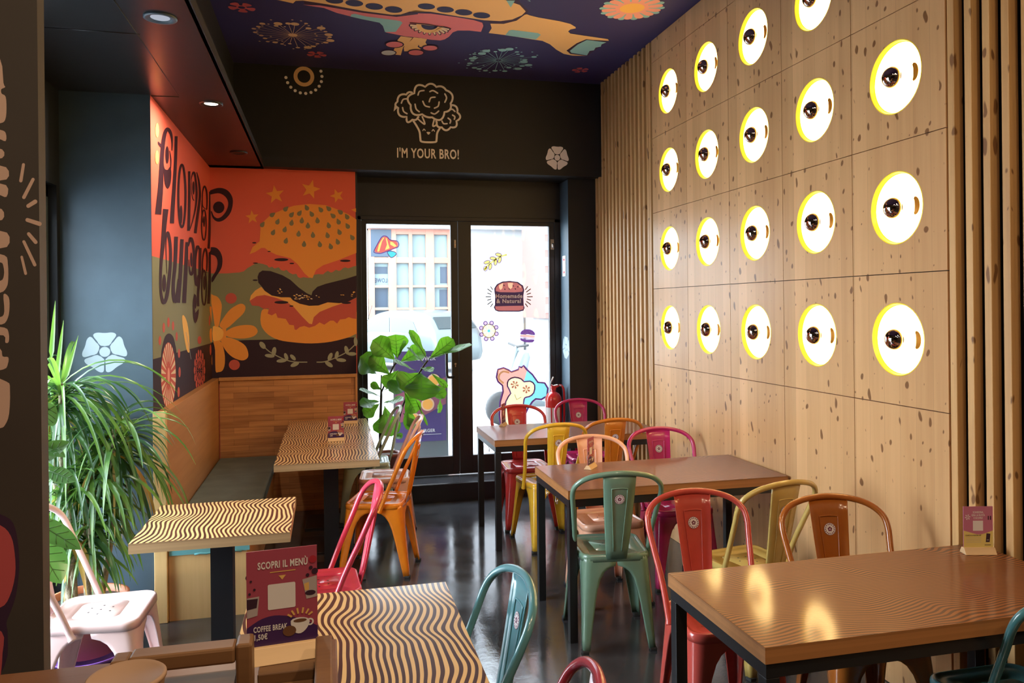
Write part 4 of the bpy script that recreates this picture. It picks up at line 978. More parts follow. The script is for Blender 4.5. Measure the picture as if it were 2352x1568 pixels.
# parked car: lofted hatchback body side-on
M['car_paint'] = mat('car_paint', (0.075, 0.095, 0.10), 0.35, coat=0.2)
M['car_glass'] = mat('car_glass', (0.022, 0.042, 0.046), 0.2)
car = thing('parked_car', 'pale silver hatchback parked in the street behind the door glass', 'car', (P(1005, 780, 'y', 17.7).x - 0.44, 19.5, 0.115), -0.9)
prof = [(-2.05, 0.30), (-2.08, 0.62), (-1.95, 0.82), (-1.45, 0.95), (-1.05, 1.03), (-0.72, 1.28), (-0.35, 1.45), (0.20, 1.50), (0.85, 1.46), (1.30, 1.36), (1.62, 1.05), (1.72, 0.80), (1.72, 0.35), (1.2, 0.24), (-1.4, 0.24)]
prof = smooth_pts(prof, 3)
def loft(mb, pr, ys, m):
    vs = []; n = len(pr)
    for yv, k, tz in ys:
        for x_, z_ in pr: vs.append((x_ * k, yv + 0.0, 0.24 + (z_ - 0.24) * tz))
    fs = [(i * n + j, i * n + (j + 1) % n, (i + 1) * n + (j + 1) % n, (i + 1) * n + j) for i in range(len(ys) - 1) for j in range(n)]
    fs += [tuple(range(n))[::-1], tuple((len(ys) - 1) * n + j for j in range(n))]
    mb.add(vs, fs, m, True)
mb = MB(); loft(mb, prof, ((-0.80, 0.95, 0.92), (-0.76, 0.985, 0.97), (-0.6, 1.0, 1.0), (0.6, 1.0, 1.0), (0.76, 0.985, 0.97), (0.80, 0.95, 0.92)), 'car_paint'); mb.build('car_body', car)
mb = MB()
for pl in ([(-0.92, 1.03), (-0.62, 1.25), (-0.30, 1.36), (0.12, 1.39), (0.12, 1.02)], [(0.19, 1.02), (0.19, 1.39), (0.72, 1.36), (0.98, 1.28), (1.12, 1.02)]):
    mb.add([(x_ * .95, -0.806, z_ * 0.955) for x_, z_ in pl], [tuple(range(len(pl)))], 'car_glass'); 
mb.build('side_window', car, solid=0.006)
mb = MB(); mb.add([(1.375, -0.60, 1.33), (1.375, 0.60, 1.33), (1.635, 0.66, 1.06), (1.635, -0.66, 1.06)], [(0, 1, 2, 3)], 'car_glass'); mb.build('rear_window', car, solid=0.006)
for x_ in (-1.32, 1.15):
    w = MB(); w.lathe([(0.0, -0.10), (0.27, -0.10), (0.31, -0.08), (0.31, 0.08), (0.27, 0.10), (0.0, 0.10)], (x_, -0.70, 0.31), 'rubber', 28, 'y'); w.lathe([(0.0, -0.115), (0.16, -0.112), (0.19, -0.10)], (x_, -0.70, 0.31), 'car_paint', 20, 'y'); w.build('wheel', car)
mb = MB(); mb.box(-0.98, -0.95, 0.98, -0.84, -0.78, 1.08, 'car_paint'); mb.build('mirror', car, bevel=0.03)
mb = MB(); mb.tube([(-1.12, -0.5, 1.04), (-0.86, -0.48, 1.62)], 0.006, 'rubber', 6); mb.build('aerial', car)

# motor scooter, nearly lost in the glare
M['scooter_white'] = mat('scooter_white', (0.13, 0.16, 0.17), 0.3)
sct = thing('motor_scooter', 'white motor scooter parked outside the right door leaf', 'scooter', (P(1185, 820, 'y', 10.0).x + 0.45, 10.0, 0.115), 0.15)
mb = MB(); loft(mb, smooth_pts([(0.1, 0.30), (0.02, 0.55), (0.18, 0.78), (0.75, 0.84), (0.95, 0.72), (0.80, 0.42), (0.45, 0.28)], 3), ((-0.14, 0.9, 0.9), (-0.1, 1, 1), (0.1, 1, 1), (0.14, 0.9, 0.9)), 'scooter_white')
loft(mb, smooth_pts([(-0.62, 0.40), (-0.50, 0.85), (-0.42, 0.98), (-0.36, 0.92), (-0.42, 0.60), (-0.30, 0.34), (0.1, 0.30), (0.1, 0.24), (-0.40, 0.24)], 2), ((-0.17, 0.95, 0.95), (-0.12, 1, 1), (0.12, 1, 1), (0.17, 0.95, 0.95)), 'scooter_white'); mb.build('scooter_body', sct)
mb = MB(); mb.tube([(-0.44, -0.33, 1.05), (-0.46, 0.0, 1.02), (-0.44, 0.33, 1.05)], 0.016, 'rubber', 8); mb.tube([(-0.46, 0, 1.02), (-0.62, 0, 0.35)], 0.03, 'scooter_white', 8); mb.build('handlebar', sct)
mb = MB(); mb.box(0.05, -0.13, 0.82, 0.85, 0.13, 0.90, 'rubber'); mb.build('saddle', sct, bevel=0.03)
for x_ in (-0.68, 0.72):
    w = MB(); w.lathe([(0.0, -0.05), (0.17, -0.05), (0.22, -0.03), (0.22, 0.03), (0.17, 0.05), (0, 0.05)], (x_, 0, 0.22), 'rubber', 24, 'y'); w.build('wheel', sct)

# menu board standing outside, seen through the left leaf
M['board_purple'] = mat('board_purple', (0.075, 0.06, 0.20), 0.5)
M['board_pink'] = mat('board_pink', (0.26, 0.10, 0.16), 0.5)
bd = thing('pavement_sign', 'purple and pink menu board standing on the pavement behind the fig plant', 'sign', (0.88, 7.55, PH - 0.04))
mb = MB(); mb.box(-0.26, 0, 0.02, 0.27, 0.02, 1.06, 'scooter_white'); mb.box(-0.24, -0.003, 0.24, 0.25, 0.0, 1.12, 'board_purple')
a = Art(mb, lambda u, v: (u, -0.004, v), (0, -1, 0), 0.001)
a.poly([(-0.24, 0.70), (0.0, 0.78), (0.25, 0.86), (0.25, 0.60), (0.05, 0.50), (-0.24, 0.42)], 'board_pink', 0); a.up()
for x_, z_ in ((0.07, 0.60), (-0.07, 0.46), (0.13, 0.83)): a.ell(x_, z_, 0.065, 0.065, 'p_cream'); a.up(); a.ell(x_, z_, 0.05, 0.05, 'p_sun')
mb.build('board_face', bd)
mb = MB(); text_on(mb, 'FLOWER', (-0.05, -0.007, 1.03), (1, 0, 0), (0, 0, 1), 0.035, 'p_white', bold=0.03, width=0.2); mb.build('lettering', bd); mb = MB(); text_on(mb, 'BURGER', (-0.02, -0.007, 0.33), (1, 0, 0), (0, 0, 1), 0.03, 'p_white', bold=0.03, width=0.16); mb.box(-0.02, -0.0075, 0.305, 0.2, -0.006, 0.309, 'p_white'); mb.build('lettering', bd)
mb = MB(); mb.box(-0.30, -0.18, 0, 0.30, 0.22, 0.03, 'street'); mb.build('foot', bd)

# ================================================================== WALL LAMPS
proto = None
for (ci, ri, cy, cz) in sorted(lamps):
    place = ['second', 'third', 'fourth', 'top'][ri - 1]
    colw = ['column beside the near slats', 'second column from near slats', 'middle column', 'second column from far slats', 'column beside the far slats'][ci]
    roww = ['lowest row', 'second row up', 'third row up', 'top row'][ri - 1]
    lab = 'round glowing wall lamp, %s, %s' % (roww, colw)
    if proto is None:
        t = thing('wall_lamp', lab, 'lamp', (XR, cy, cz), 0, 'round lamps set in the pine wall')
        m_ = MB(); m_.lathe([(LR + 0.001, 0.0), (LR - 0.001, -0.0015), (LR - 0.004, 0.0), (LR - 0.005, 0.016), (LR - 0.010, 0.020)], (0, 0, 0), 'gold', 48, 'x'); m_.build('lamp_rim', t)
        m_ = MB(); m_.lathe([(0.0, 0.026), (0.05, 0.026), (0.10, 0.025), (LR - 0.010, 0.020)], (0, 0, 0), 'lamp_glow', 40, 'x'); m_.build('reflector_dish', t)
        m_ = MB(); m_.lathe([(0.0, -0.052)] + [(0.048 * math.sin(k * PI / 12), -0.004 - 0.048 * math.cos(k * PI / 12)) for k in range(1, 10)], (0, 0, 0), 'bulb_mirror', 28, 'x'); m_.build('bulb', t, label='mirror-crowned globe bulb')
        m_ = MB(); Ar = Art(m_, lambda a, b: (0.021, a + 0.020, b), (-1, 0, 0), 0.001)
        cr_ = [(0.0 - 0.107 - 0.026 * math.cos(q), 0.038 * math.sin(q)) for q in [-1.7 + 3.4 * k / 12 for k in range(13)]] + [(-0.107 - 0.006 * math.cos(q) + 0.008, 0.030 * math.sin(q)) for q in [1.5 - 3.0 * k / 10 for k in range(11)]]  # crescent plate modelled as the bulb's dark reflection in the dish
        Ar.poly(cr_, 'reflection_gold'); m_.build('bulb_reflection', t, solid=0.001, label='amber crescent shaped as the bulb reflection in the dish')
        proto = t
    else:
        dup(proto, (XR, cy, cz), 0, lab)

# ceiling spots in the soffit
def spot(x, y, glow, label, grp='recessed spots in the dark soffit'):
    t = thing('ceiling_spot', label, 'spotlight', (x, y, ZS), 0, grp)
    m_ = MB(); m_.lathe([(0.062, 0.0), (0.062, -0.006), (0.050, -0.008), (0.040, -0.002), (0.036, -0.001)], (0, 0, 0), 'metal_black' if glow != 'unlit_lens_glow' else 'blue_black', 32); m_.build('spot_ring', t)
    m_ = MB(); m_.lathe([(0.036, -0.001), (0.0, -0.002)], (0, 0, 0), glow, 24); m_.build('lens', t)
    return t
spot(-0.622, 3.27, 'unlit_lens_glow', 'unlit silver recessed spot nearest the front of the dark soffit')
t = spot(-0.612, 4.575, 'spot_glow', 'lit warm recessed spot in the soffit above the lettered wall')
spot(-0.611, 5.952, 'metal_black', 'small dark recessed spot at the far end of the soffit')
l = area_light('spot_beam', (-0.612, 4.575, ZS - 0.012), (0, 0, 0), 0.07, 7.5, (1.0, 0.86, 0.68)); l.parent = t; l.location = (0, 0, -0.012)
# warm fill lights, unseen and added, over the part of the room behind the camera
for i, (x_, y_) in enumerate(((0.2, -1.0), (1.5, -1.0), (0.2, 0.7), (1.5, 0.7))):
    t = thing('added_downlight', 'added warm fill light in the main ceiling, %s' % ('rear, above the counter side', 'rear, above the slatted wall side', 'forward, above the counter side', 'forward, above the slatted wall side')[i], 'added light', (x_, y_, ZC), 0, 'added fill lights in the main ceiling')
    m_ = MB(); m_.lathe([(0.12, 0.0), (0.12, -0.03), (0.10, -0.035)], (0, 0, 0), 'metal_black', 24); m_.build('added_light_ring', t)
    m_ = MB(); m_.lathe([(0.10, -0.033), (0.0, -0.034)], (0, 0, 0), 'spot_glow', 20); m_.build('added_light_disc', t)
    l = area_light('added_fill_beam', (0, 0, -0.045), (0, 0, 0), 0.2, 11.0, (1.0, 0.76, 0.50)); l.parent = t

# ================================================================== BENCH
BX1 = -0.40
b = thing('corner_bench', 'built-in pale plywood bench with grey cushion along the lettered wall', 'bench')
mb = MB(); mb.box(XL + 0.002, YW - 0.035, 0.0, XL + 0.067, YW + 0.0, 1.118, 'bench_pale'); mb.build('end_post', b, bevel=0.003)
mb = MB(); mb.box(XL + 0.002, YW + 0.002, 0.0, XL + 0.052, YM - 0.005, 1.108, 'bench_ply'); mb.build('back_panel', b, bevel=0.002)
mb = MB(); mb.box(XL + 0.07, YW - 0.012, 0.0, BX1 - 0.035, YW + 0.012, 0.395, 'bench_pale'); mb.build('end_panel', b)
mb = MB(); mb.box(XL + 0.055, YW + 0.013, 0.0, BX1 - 0.035, YM - 0.04, 0.40, 'bench_ply'); mb.build('seat_box', b)
mb = MB(); mb.box(XL + 0.056, YW - 0.01, 0.402, BX1, YM - 0.045, 0.47, 'cushion'); mb.build('seat_cushion', b, bevel=0.012)
mb = MB(); mb.box(XL + 0.075, YW - 0.0225, 0.350, BX1 - 0.02, YW - 0.0125, 0.412, 'teal_cloth')
mb.tube([(-0.70 + 0.03 * k, YW - 0.022, 0.349 + 0.004 * (k % 2)) for k in range(9)], 0.006, 'teal_cloth', 6); mb.build('loose_lining', b, label='frayed turquoise cloth edge')
c = thing('wall_cladding', 'reddish wooden stave cladding on the wall under the burger mural', 'panelling')
mb = MB(); mb.box(XL + 0.06, YM - 0.03, 0.0, 0.225, YM - 0.003, 1.085, 'stave_wood'); mb.build('stave_board', c)
mb = MB(); mb.box(XL + 0.055, YM - 0.045, 1.085, 0.243, YM - 0.003, 1.112, 'bench_ply'); mb.box(0.226, YM - 0.045, 0.0, 0.243, YM - 0.003, 1.085, 'bench_ply'); mb.build('cap_rail', c, bevel=0.002)

# ================================================================== TABLES
TH = 0.75
def square_leg_table(name, label, x0, x1, y0, y1, group, hooks=True, top='wave_x'):
    t = thing(name, label, 'table', ((x0 + x1) / 2, (y0 + y1) / 2, 0), 0, group); cx, cy = (x0 + x1) / 2, (y0 + y1) / 2
    hx, hy = (x1 - x0) / 2, (y1 - y0) / 2
    m_ = MB(); m_.box(-hx, -hy, TH - 0.044, hx, hy, TH - 0.0008, 'ply_dark'); m_.add([(-hx + .001, -hy + .001, TH), (hx - .001, -hy + .001, TH), (hx - .001, hy - .001, TH), (-hx + .001, hy - .001, TH)], [(0, 1, 2, 3)], top)
    m_.build('tabletop', t)
    m_ = MB(); q = 0.006; w_ = 0.04
    for sy in (-1, 1): m_.box(-hx + q, sy * (hy - q), TH - 0.084, hx - q, sy * (hy - q - w_), TH - 0.045, 'metal_black')
    for sx in (-1, 1): m_.box(sx * (hx - q), -hy + q + w_, TH - 0.084, sx * (hx - q - w_), hy - q - w_, TH - 0.045, 'metal_black')
    m_.build('frame_rail', t)
    for sx in (-1, 1):
        for sy in (-1, 1):
            m_ = MB(); m_.box(sx * (hx - q), sy * (hy - q), 0.0, sx * (hx - q - w_), sy * (hy - q - w_), TH - 0.085, 'metal_black'); m_.build('leg', t, bevel=0.002)
    if hooks:
        for k in (0.33, 0.62):
            m_ = MB(); yy = -hy + 2 * hy * (1 - k)
            m_.tube([(-hx + 0.012, yy + 0.018 * math.cos(s_), TH - 0.100 + 0.02 * math.sin(s_)) for s_ in [PI * 0.9 + 1.35 * PI * j / 10 for j in range(11)]], 0.0022, 'chrome', 6); m_.build('bag_hook', t)
    return t
G1 = 'black-legged tables along the pine wall'
square_leg_table('dining_table', 'wooden-topped black frame table nearest the glass door, against the far slats', 1.100, 2.350, 5.14, 5.80, G1)
square_leg_table('dining_table', 'middle wooden-topped black frame table touching the pine panels, mint chair in front', 1.140, 2.350, 3.625, 4.245, G1)
square_leg_table('dining_table', 'large wooden table with fine wavy lines in front of the near slats', 1.110, 2.350, 1.825, 2.420, G1, hooks=False)

def pedestal_table(label, x0, x1, y0, y1, group, px=0.0, legs=1):
    t = thing('pedestal_table', label, 'table', ((x0 + x1) / 2, (y0 + y1) / 2, 0), 0, group)
    hx, hy = (x1 - x0) / 2, (y1 - y0) / 2
    m_ = MB(); m_.box(-hx, -hy, TH - 0.040, hx, hy, TH - 0.0008, 'ply_edge'); m_.add([(-hx + .001, -hy + .001, TH), (hx - .001, -hy + .001, TH), (hx - .001, hy - .001, TH), (-hx + .001, hy - .001, TH)], [(0, 1, 2, 3)], 'wave_y'); m_.build('tabletop', t)
    for yo in ([0.0] if legs == 1 else [-hy * 0.5, hy * 0.5]):
        m_ = MB(); m_.box(px - 0.045, yo - 0.045, 0.012, px + 0.045, yo + 0.045, TH - 0.050, 'metal_black'); m_.build('pedestal', t)
        m_ = MB(); m_.box(px - 0.2, yo - 0.2, 0, px + 0.2, yo + 0.2, 0.012, 'metal_black'); m_.build('base_plate', t, bevel=0.002)
        m_ = MB(); m_.box(px - 0.2, yo - 0.03, TH - 0.05, px + 0.2, yo + 0.03, TH - 0.0405, 'metal_black'); m_.box(px - 0.03, yo - 0.2, TH - 0.05, px + 0.03, yo + 0.2, TH - 0.0405, 'metal_black'); m_.build('top_bracket', t)
    return t
G2 = 'black and cream wave-pattern pedestal tables'
pedestal_table('wave-striped pedestal table beside the bench end, brightly lit from the window', -0.756, -0.152, 3.265, 3.875, G2, 0.005)
pedestal_table('wave-striped bench table, first of the joined three, orange chair beside it', -0.307, 0.300, 4.690, 5.283, G2, 0.02)
pedestal_table('wave-striped bench table in the middle of the joined three', -0.307, 0.302, 5.287, 5.893, G2, 0.02)
pedestal_table('wave-striped bench table at the far end against the stave cladding', -0.300, 0.310, 5.897, 6.500, G2, 0.02)
pedestal_table('large wave-striped table at the bottom middle, menu card in front of it', -0.245, 0.372, 1.47, 2.535, G2, 0.0, 2)

# ================================================================== METAL CHAIRS
CH = {}
for n_, c_ in dict(mint=(0.155, 0.255, 0.178), yellow=(0.80, 0.47, 0.035), amber=(0.60, 0.18, 0.015), red=(0.58, 0.045, 0.045), magenta=(0.50, 0.022, 0.125), peach=(0.86, 0.43, 0.27), coral=(0.52, 0.07, 0.052),
                   cream=(0.52, 0.36, 0.10), brown=(0.36, 0.10, 0.014), teal=(0.06, 0.18, 0.19), blue=(0.10, 0.27, 0.31), wine=(0.36, 0.035, 0.06), rosered=(0.66, 0.055, 0.10), orange=(0.86, 0.24, 0.012), rose=(0.86, 0.50, 0.43), pearl=(0.40, 0.48, 0.38)).items():
    CH[n_] = mat('chair_' + n_, c_, 0.22, coat=0.35, noise=0.05, nscale=20)
M['sticker_paper'] = mat('sticker_paper', (0.80, 0.74, 0.74), 0.45)
M['sticker_ink'] = mat('sticker_ink', (0.16, 0.02, 0.06), 0.5)
M['hole'] = mat('hole', (0.015, 0.012, 0.012), 0.8)


def rr_profile(hw0, hw1, y0, y1, r, n=6):
    """rounded trapezoid outline, rear half width hw0 at y0, front half width hw1 at y1"""
    cs = [(-hw0, y0, PI, 1.5 * PI), (hw0, y0, 1.5 * PI, 2 * PI), (hw1, y1, 0, 0.5 * PI), (-hw1, y1, 0.5 * PI, PI)]
    out = []
    for (x, y, a0, a1) in cs:
        cx = x + (r if x < 0 else -r); cy = y + (r if y < 0 else -r)
        for k in range(n + 1):
            a = a0 + (a1 - a0) * k / n; out.append((cx + r * math.cos(a), cy + r * math.sin(a)))
    return out


def make_chair(name, label, color):
    t = thing(name, label, 'chair')
    X = CH['mint']
    def own(o, m=None):
        o.material_slots[0].link = 'OBJECT'; o.material_slots[0].material = CH[color]; return o
    # seat pan
    m_ = MB(); rings = []
    for s_, z_ in ((1.00, 0.418), (1.00, 0.440), (0.985, 0.449), (0.955, 0.452), (0.93, 0.4495), (0.90, 0.4455), (0.84, 0.4445), (0.50, 0.4445)):
        rings.append([(x_ * s_, y_ * s_, z_) for x_, y_ in rr_profile(0.168, 0.182, -0.176, 0.180, 0.055)])
    n = len(rings[0]); vs = [p for r in rings for p in r]
    m_.add(vs, [(i * n + j, i * n + (j + 1) % n, (i + 1) * n + (j + 1) % n, (i + 1) * n + j) for i in range(len(rings) - 1) for j in range(n)], X, True)
    m_.add(rings[-1], [tuple(range(n))], X, True)
    seat = own(m_.build('seat', t, solid=0.002))
    m_ = MB()
    for a_, b_ in ((0, 0), (0.045, 0.0), (-0.045, 0.0), (0.022, 0.04), (-0.022, 0.04), (0.022, -0.04), (-0.022, -0.04)): m_.lathe([(0.0, 0.0012), (0.0045, 0.0012)], (a_, b_, 0.4449), 'hole', 10)
    m_.build('drain_hole', seat)
    # legs: pressed sheet, wide at the seat, arched between
    for sx in (-1, 1):
        for sy in (-1, 1):
            m_ = MB(); rings = []
            top = Vector((0.175 if sy > 0 else 0.163, 0.174, 0)); foot = Vector((0.205 if sy > 0 else 0.178, 0.215 if sy > 0 else 0.225, 0))
            for z_, w_ in ((0.440, 0.160), (0.415, 0.160), (0.400, 0.158), (0.390, 0.128), (0.372, 0.104), (0.340, 0.084), (0.29, 0.069), (0.22, 0.058), (0.13, 0.047), (0.06, 0.039), (0.012, 0.034)):
                f = (0.44 - z_) / 0.44; c = top.lerp(foot, f ** 1.15); r = 0.045 * (1 - f) + 0.013 * f; w2 = max(w_, r + 0.006); ring = []
                # flange along x (towards centre), rounded corner, flange along y
                for q in (1.0, 0.72, 0.45): ring.append((c.x - r - (w2 - r) * q, c.y))
                for k in range(6):
                    a_ = PI / 2 * (1 - k / 5); ring.append((c.x - r + r * math.cos(a_), c.y - r + r * math.sin(a_)))
                for q in (0.45, 0.72, 1.0): ring.append((c.x, c.y - r - (w2 - r) * q))
                # rolled rim: turn the free edges inwards
                ring = [(ring[0][0], ring[0][1] - 0.007)] + ring + [(ring[-1][0] - 0.007, ring[-1][1])]
                rings.append([(x_ * sx, y_ * sy, z_) for x_, y_ in ring])
            n = len(rings[0]); vs = [p for r in rings for p in r]
            m_.add(vs, [(i * n + j, i * n + j + 1, (i + 1) * n + j + 1, (i + 1) * n + j) for i in range(len(rings) - 1) for j in range(n - 1)], X, True)
            lg = own(m_.build('leg', t, solid=0.0022))
            m_ = MB(); cx_, cy_ = (foot.x - 0.013) * sx, (foot.y - 0.013) * sy
            m_.box(cx_ - 0.017, cy_ - 0.017, 0.0, cx_ + 0.017, cy_ + 0.017, 0.016, 'rubber'); m_.build('rubber_foot', lg, bevel=0.004)
    m_ = MB()
    for sx in (-1, 1): m_.tube([(sx * 0.150, -0.155, 0.375), (0, 0, 0.392), (-sx * 0.155, 0.155, 0.375)], 0.006, X, 6)
    own(m_.build('cross_brace', t))
    # hoop
    half = [(0.186, -0.045, 0.402), (0.187, -0.062, 0.445), (0.192, -0.105, 0.55), (0.208, -0.165, 0.68), (0.216, -0.198, 0.755), (0.205, -0.222, 0.800), (0.160, -0.248, 0.837), (0.085, -0.266, 0.858)]
    path = smooth_pts(half + [(0, -0.272, 0.865)] + [(-x_, y_, z_) for x_, y_, z_ in half[::-1]], 4, False)
    rad = [0.0125] * len(path)
    for i in (0, 1): rad[i] = rad[-1 - i] = 0.0155
    m_ = MB(); m_.tube(path, rad, X, 10); own(m_.build('back_hoop', t))
    # splat
    m_ = MB(); vs = []; rows = 9
    for i in range(rows):
        f = i / (rows - 1); z_ = 0.432 + (0.856 - 0.432) * f; w_ = 0.050 + 0.031 * f ** 0.8; y_ = -0.179 - 0.086 * f ** 0.9
        for q in (-1, -0.94, -0.5, 0, 0.5, 0.94, 1): vs.append((q * w_, y_ - 0.005 * (1 - q * q) + (0.006 if abs(q) == 1 else 0), z_))
    m_.add(vs, [(i * 7 + j, i * 7 + j + 1, (i + 1) * 7 + j + 1, (i + 1) * 7 + j) for i in range(rows - 1) for j in range(6)], X, True)
    # pressed rib lines on both faces
    def sp(q, f, off):
        z_ = 0.432 + 0.424 * f; w_ = 0.050 + 0.031 * f ** 0.8; return (q * w_, -0.179 - 0.086 * f ** 0.9 - 0.005 * (1 - q * q) + off, z_)
    for off in (-0.0022, 0.0022):
        m_.tube(smooth_pts([sp(-0.36, 0.10, off), sp(-0.45, 0.5, off), sp(-0.50, 0.80, off), sp(-0.40, 0.84, off), sp(0.40, 0.84, off), sp(0.50, 0.80, off), sp(0.45, 0.5, off), sp(0.36, 0.10, off)], 4, False), 0.0022, X, 6)
    splat = own(m_.build('backrest', t, solid=0.002))
    m_ = MB(); c0 = Vector(sp(0, 0.72, 0)); wv = (Vector(sp(0, 0.76, 0)) - Vector(sp(0, 0.68, 0))).normalized(); uv = Vector((1, 0, 0)); nv = uv.cross(wv)
    for sg in (1, -1):
        o_ = c0 + nv * (0.0030 * sg)
        m_.disc(o_, 0.0245, 'sticker_ink', 28, uv, wv); m_.disc(o_ + nv * (0.0004 * sg), 0.0232, 'sticker_paper', 28, uv, wv)
        for k in range(15):
            a_ = 2 * PI * k / 15; d1_ = uv * math.cos(a_) + wv * math.sin(a_); d2_ = wv * math.cos(a_) - uv * math.sin(a_)
            b_ = o_ + nv * (0.0008 * sg) + d1_ * 0.0185
            m_.poly([b_ - d2_ * 0.0016 - d1_ * 0.0028, b_ + d2_ * (0.0016 if k % 3 else 0.0026) - d1_ * 0.0028, b_ + d2_ * 0.0016 + d1_ * 0.0028, b_ - d2_ * (0.0016 if k % 2 else 0.0024) + d1_ * 0.0028], 'sticker_ink')
        for k in range(5):
            a_ = 2 * PI * k / 5 + 0.3; d1_ = uv * math.cos(a_) + wv * math.sin(a_); m_.disc(o_ + nv * (0.0008 * sg) + d1_ * 0.0058, 0.0040, 'sticker_ink', 10, uv, wv)
        m_.disc(o_ + nv * (0.0012 * sg), 0.0030, 'sticker_paper', 10, uv, wv)
    m_.build('round_sticker', splat, label='round white flower sticker')
    return t


def recolor(o, color):
    for ch in list(COL.objects):
        p = ch.parent
        while p:
            if p == o:
                if ch.material_slots and ch.material_slots[0].link == 'OBJECT': ch.material_slots[0].material = CH[color]
                break
            p = p.parent

CG = 'metal bistro chairs'
R_ = math.radians
chairs = [
    ('mint', (1.375, 3.70), -8, 'pale green metal chair in front of the middle table, whole chair in view'),
    ('yellow', (1.49, 5.245), 4, 'bright yellow metal chair at the near side of the table by the door'),
    ('amber', (1.95, 5.345), 0, 'amber metal chair next to the bright yellow one at the table by the door'),
    ('red', (1.47, 5.76), 180, 'red metal chair behind the table by the door, in front of the glass'),
    ('magenta', (2.06, 5.99), 180, 'magenta metal chair behind the table by the door, beside the fire extinguisher'),
    ('peach', (1.54, 4.20), 180, 'peach metal chair behind the middle table, next to the bright yellow one'),
    ('magenta', (2.05, 4.36), 178, 'magenta metal chair behind the middle table, beside the pine wall'),
    ('coral', (1.475, 2.75), 176, 'coral red metal chair tucked behind the large front table, next to the mint chair'),
    ('cream', (1.925, 3.31), 10, 'pale mustard metal chair between the middle and front tables, turned sideways'),
    ('brown', (1.935, 2.52), 170, 'brown-orange metal chair behind the large front table near the pine wall'),
    ('teal', (2.045, 1.955), 0, 'blue-green metal chair cut off at the lower right corner'),
    ('blue', (0.285, 2.19), 92, 'light blue metal chair at the right side of the bottom middle table'),
    ('wine', (0.285, 1.60), 75, 'dark pink metal chair, only its hoop showing at the bottom edge'),
    ('rosered', (-0.045, 3.52), 93, 'rose red metal chair between the two nearest wave-striped tables'),
    ('orange', (0.315, 4.995), 72, 'orange metal chair beside the bench tables'),
    ('rose', (0.40, 5.69), 84, 'salmon pink metal chair behind the orange one at the bench tables'),
    ('pearl', (0.30, 6.27), 88, 'grey-green metal chair farthest along the bench tables, in front of the potted fig'),
    ('rose', (-0.90, 3.44), -92, 'pale pink metal chair by the window, beside the tall leafy plant'),
]
CH['pale'] = mat('chair_pale', (0.80, 0.58, 0.56), 0.28, coat=0.3)
chairs[-1] = ('pale',) + chairs[-1][1:]
first = None
for col_, (x_, y_), deg, lab in chairs:
    if first is None:
        first = make_chair('metal_chair', lab, col_); first['group'] = CG; first.location = (x_, y_, 0); first.rotation_euler = (0, 0, R_(deg))
    else:
        c = dup(first, (x_, y_, 0), R_(deg), lab, CG); recolor(c, col_)

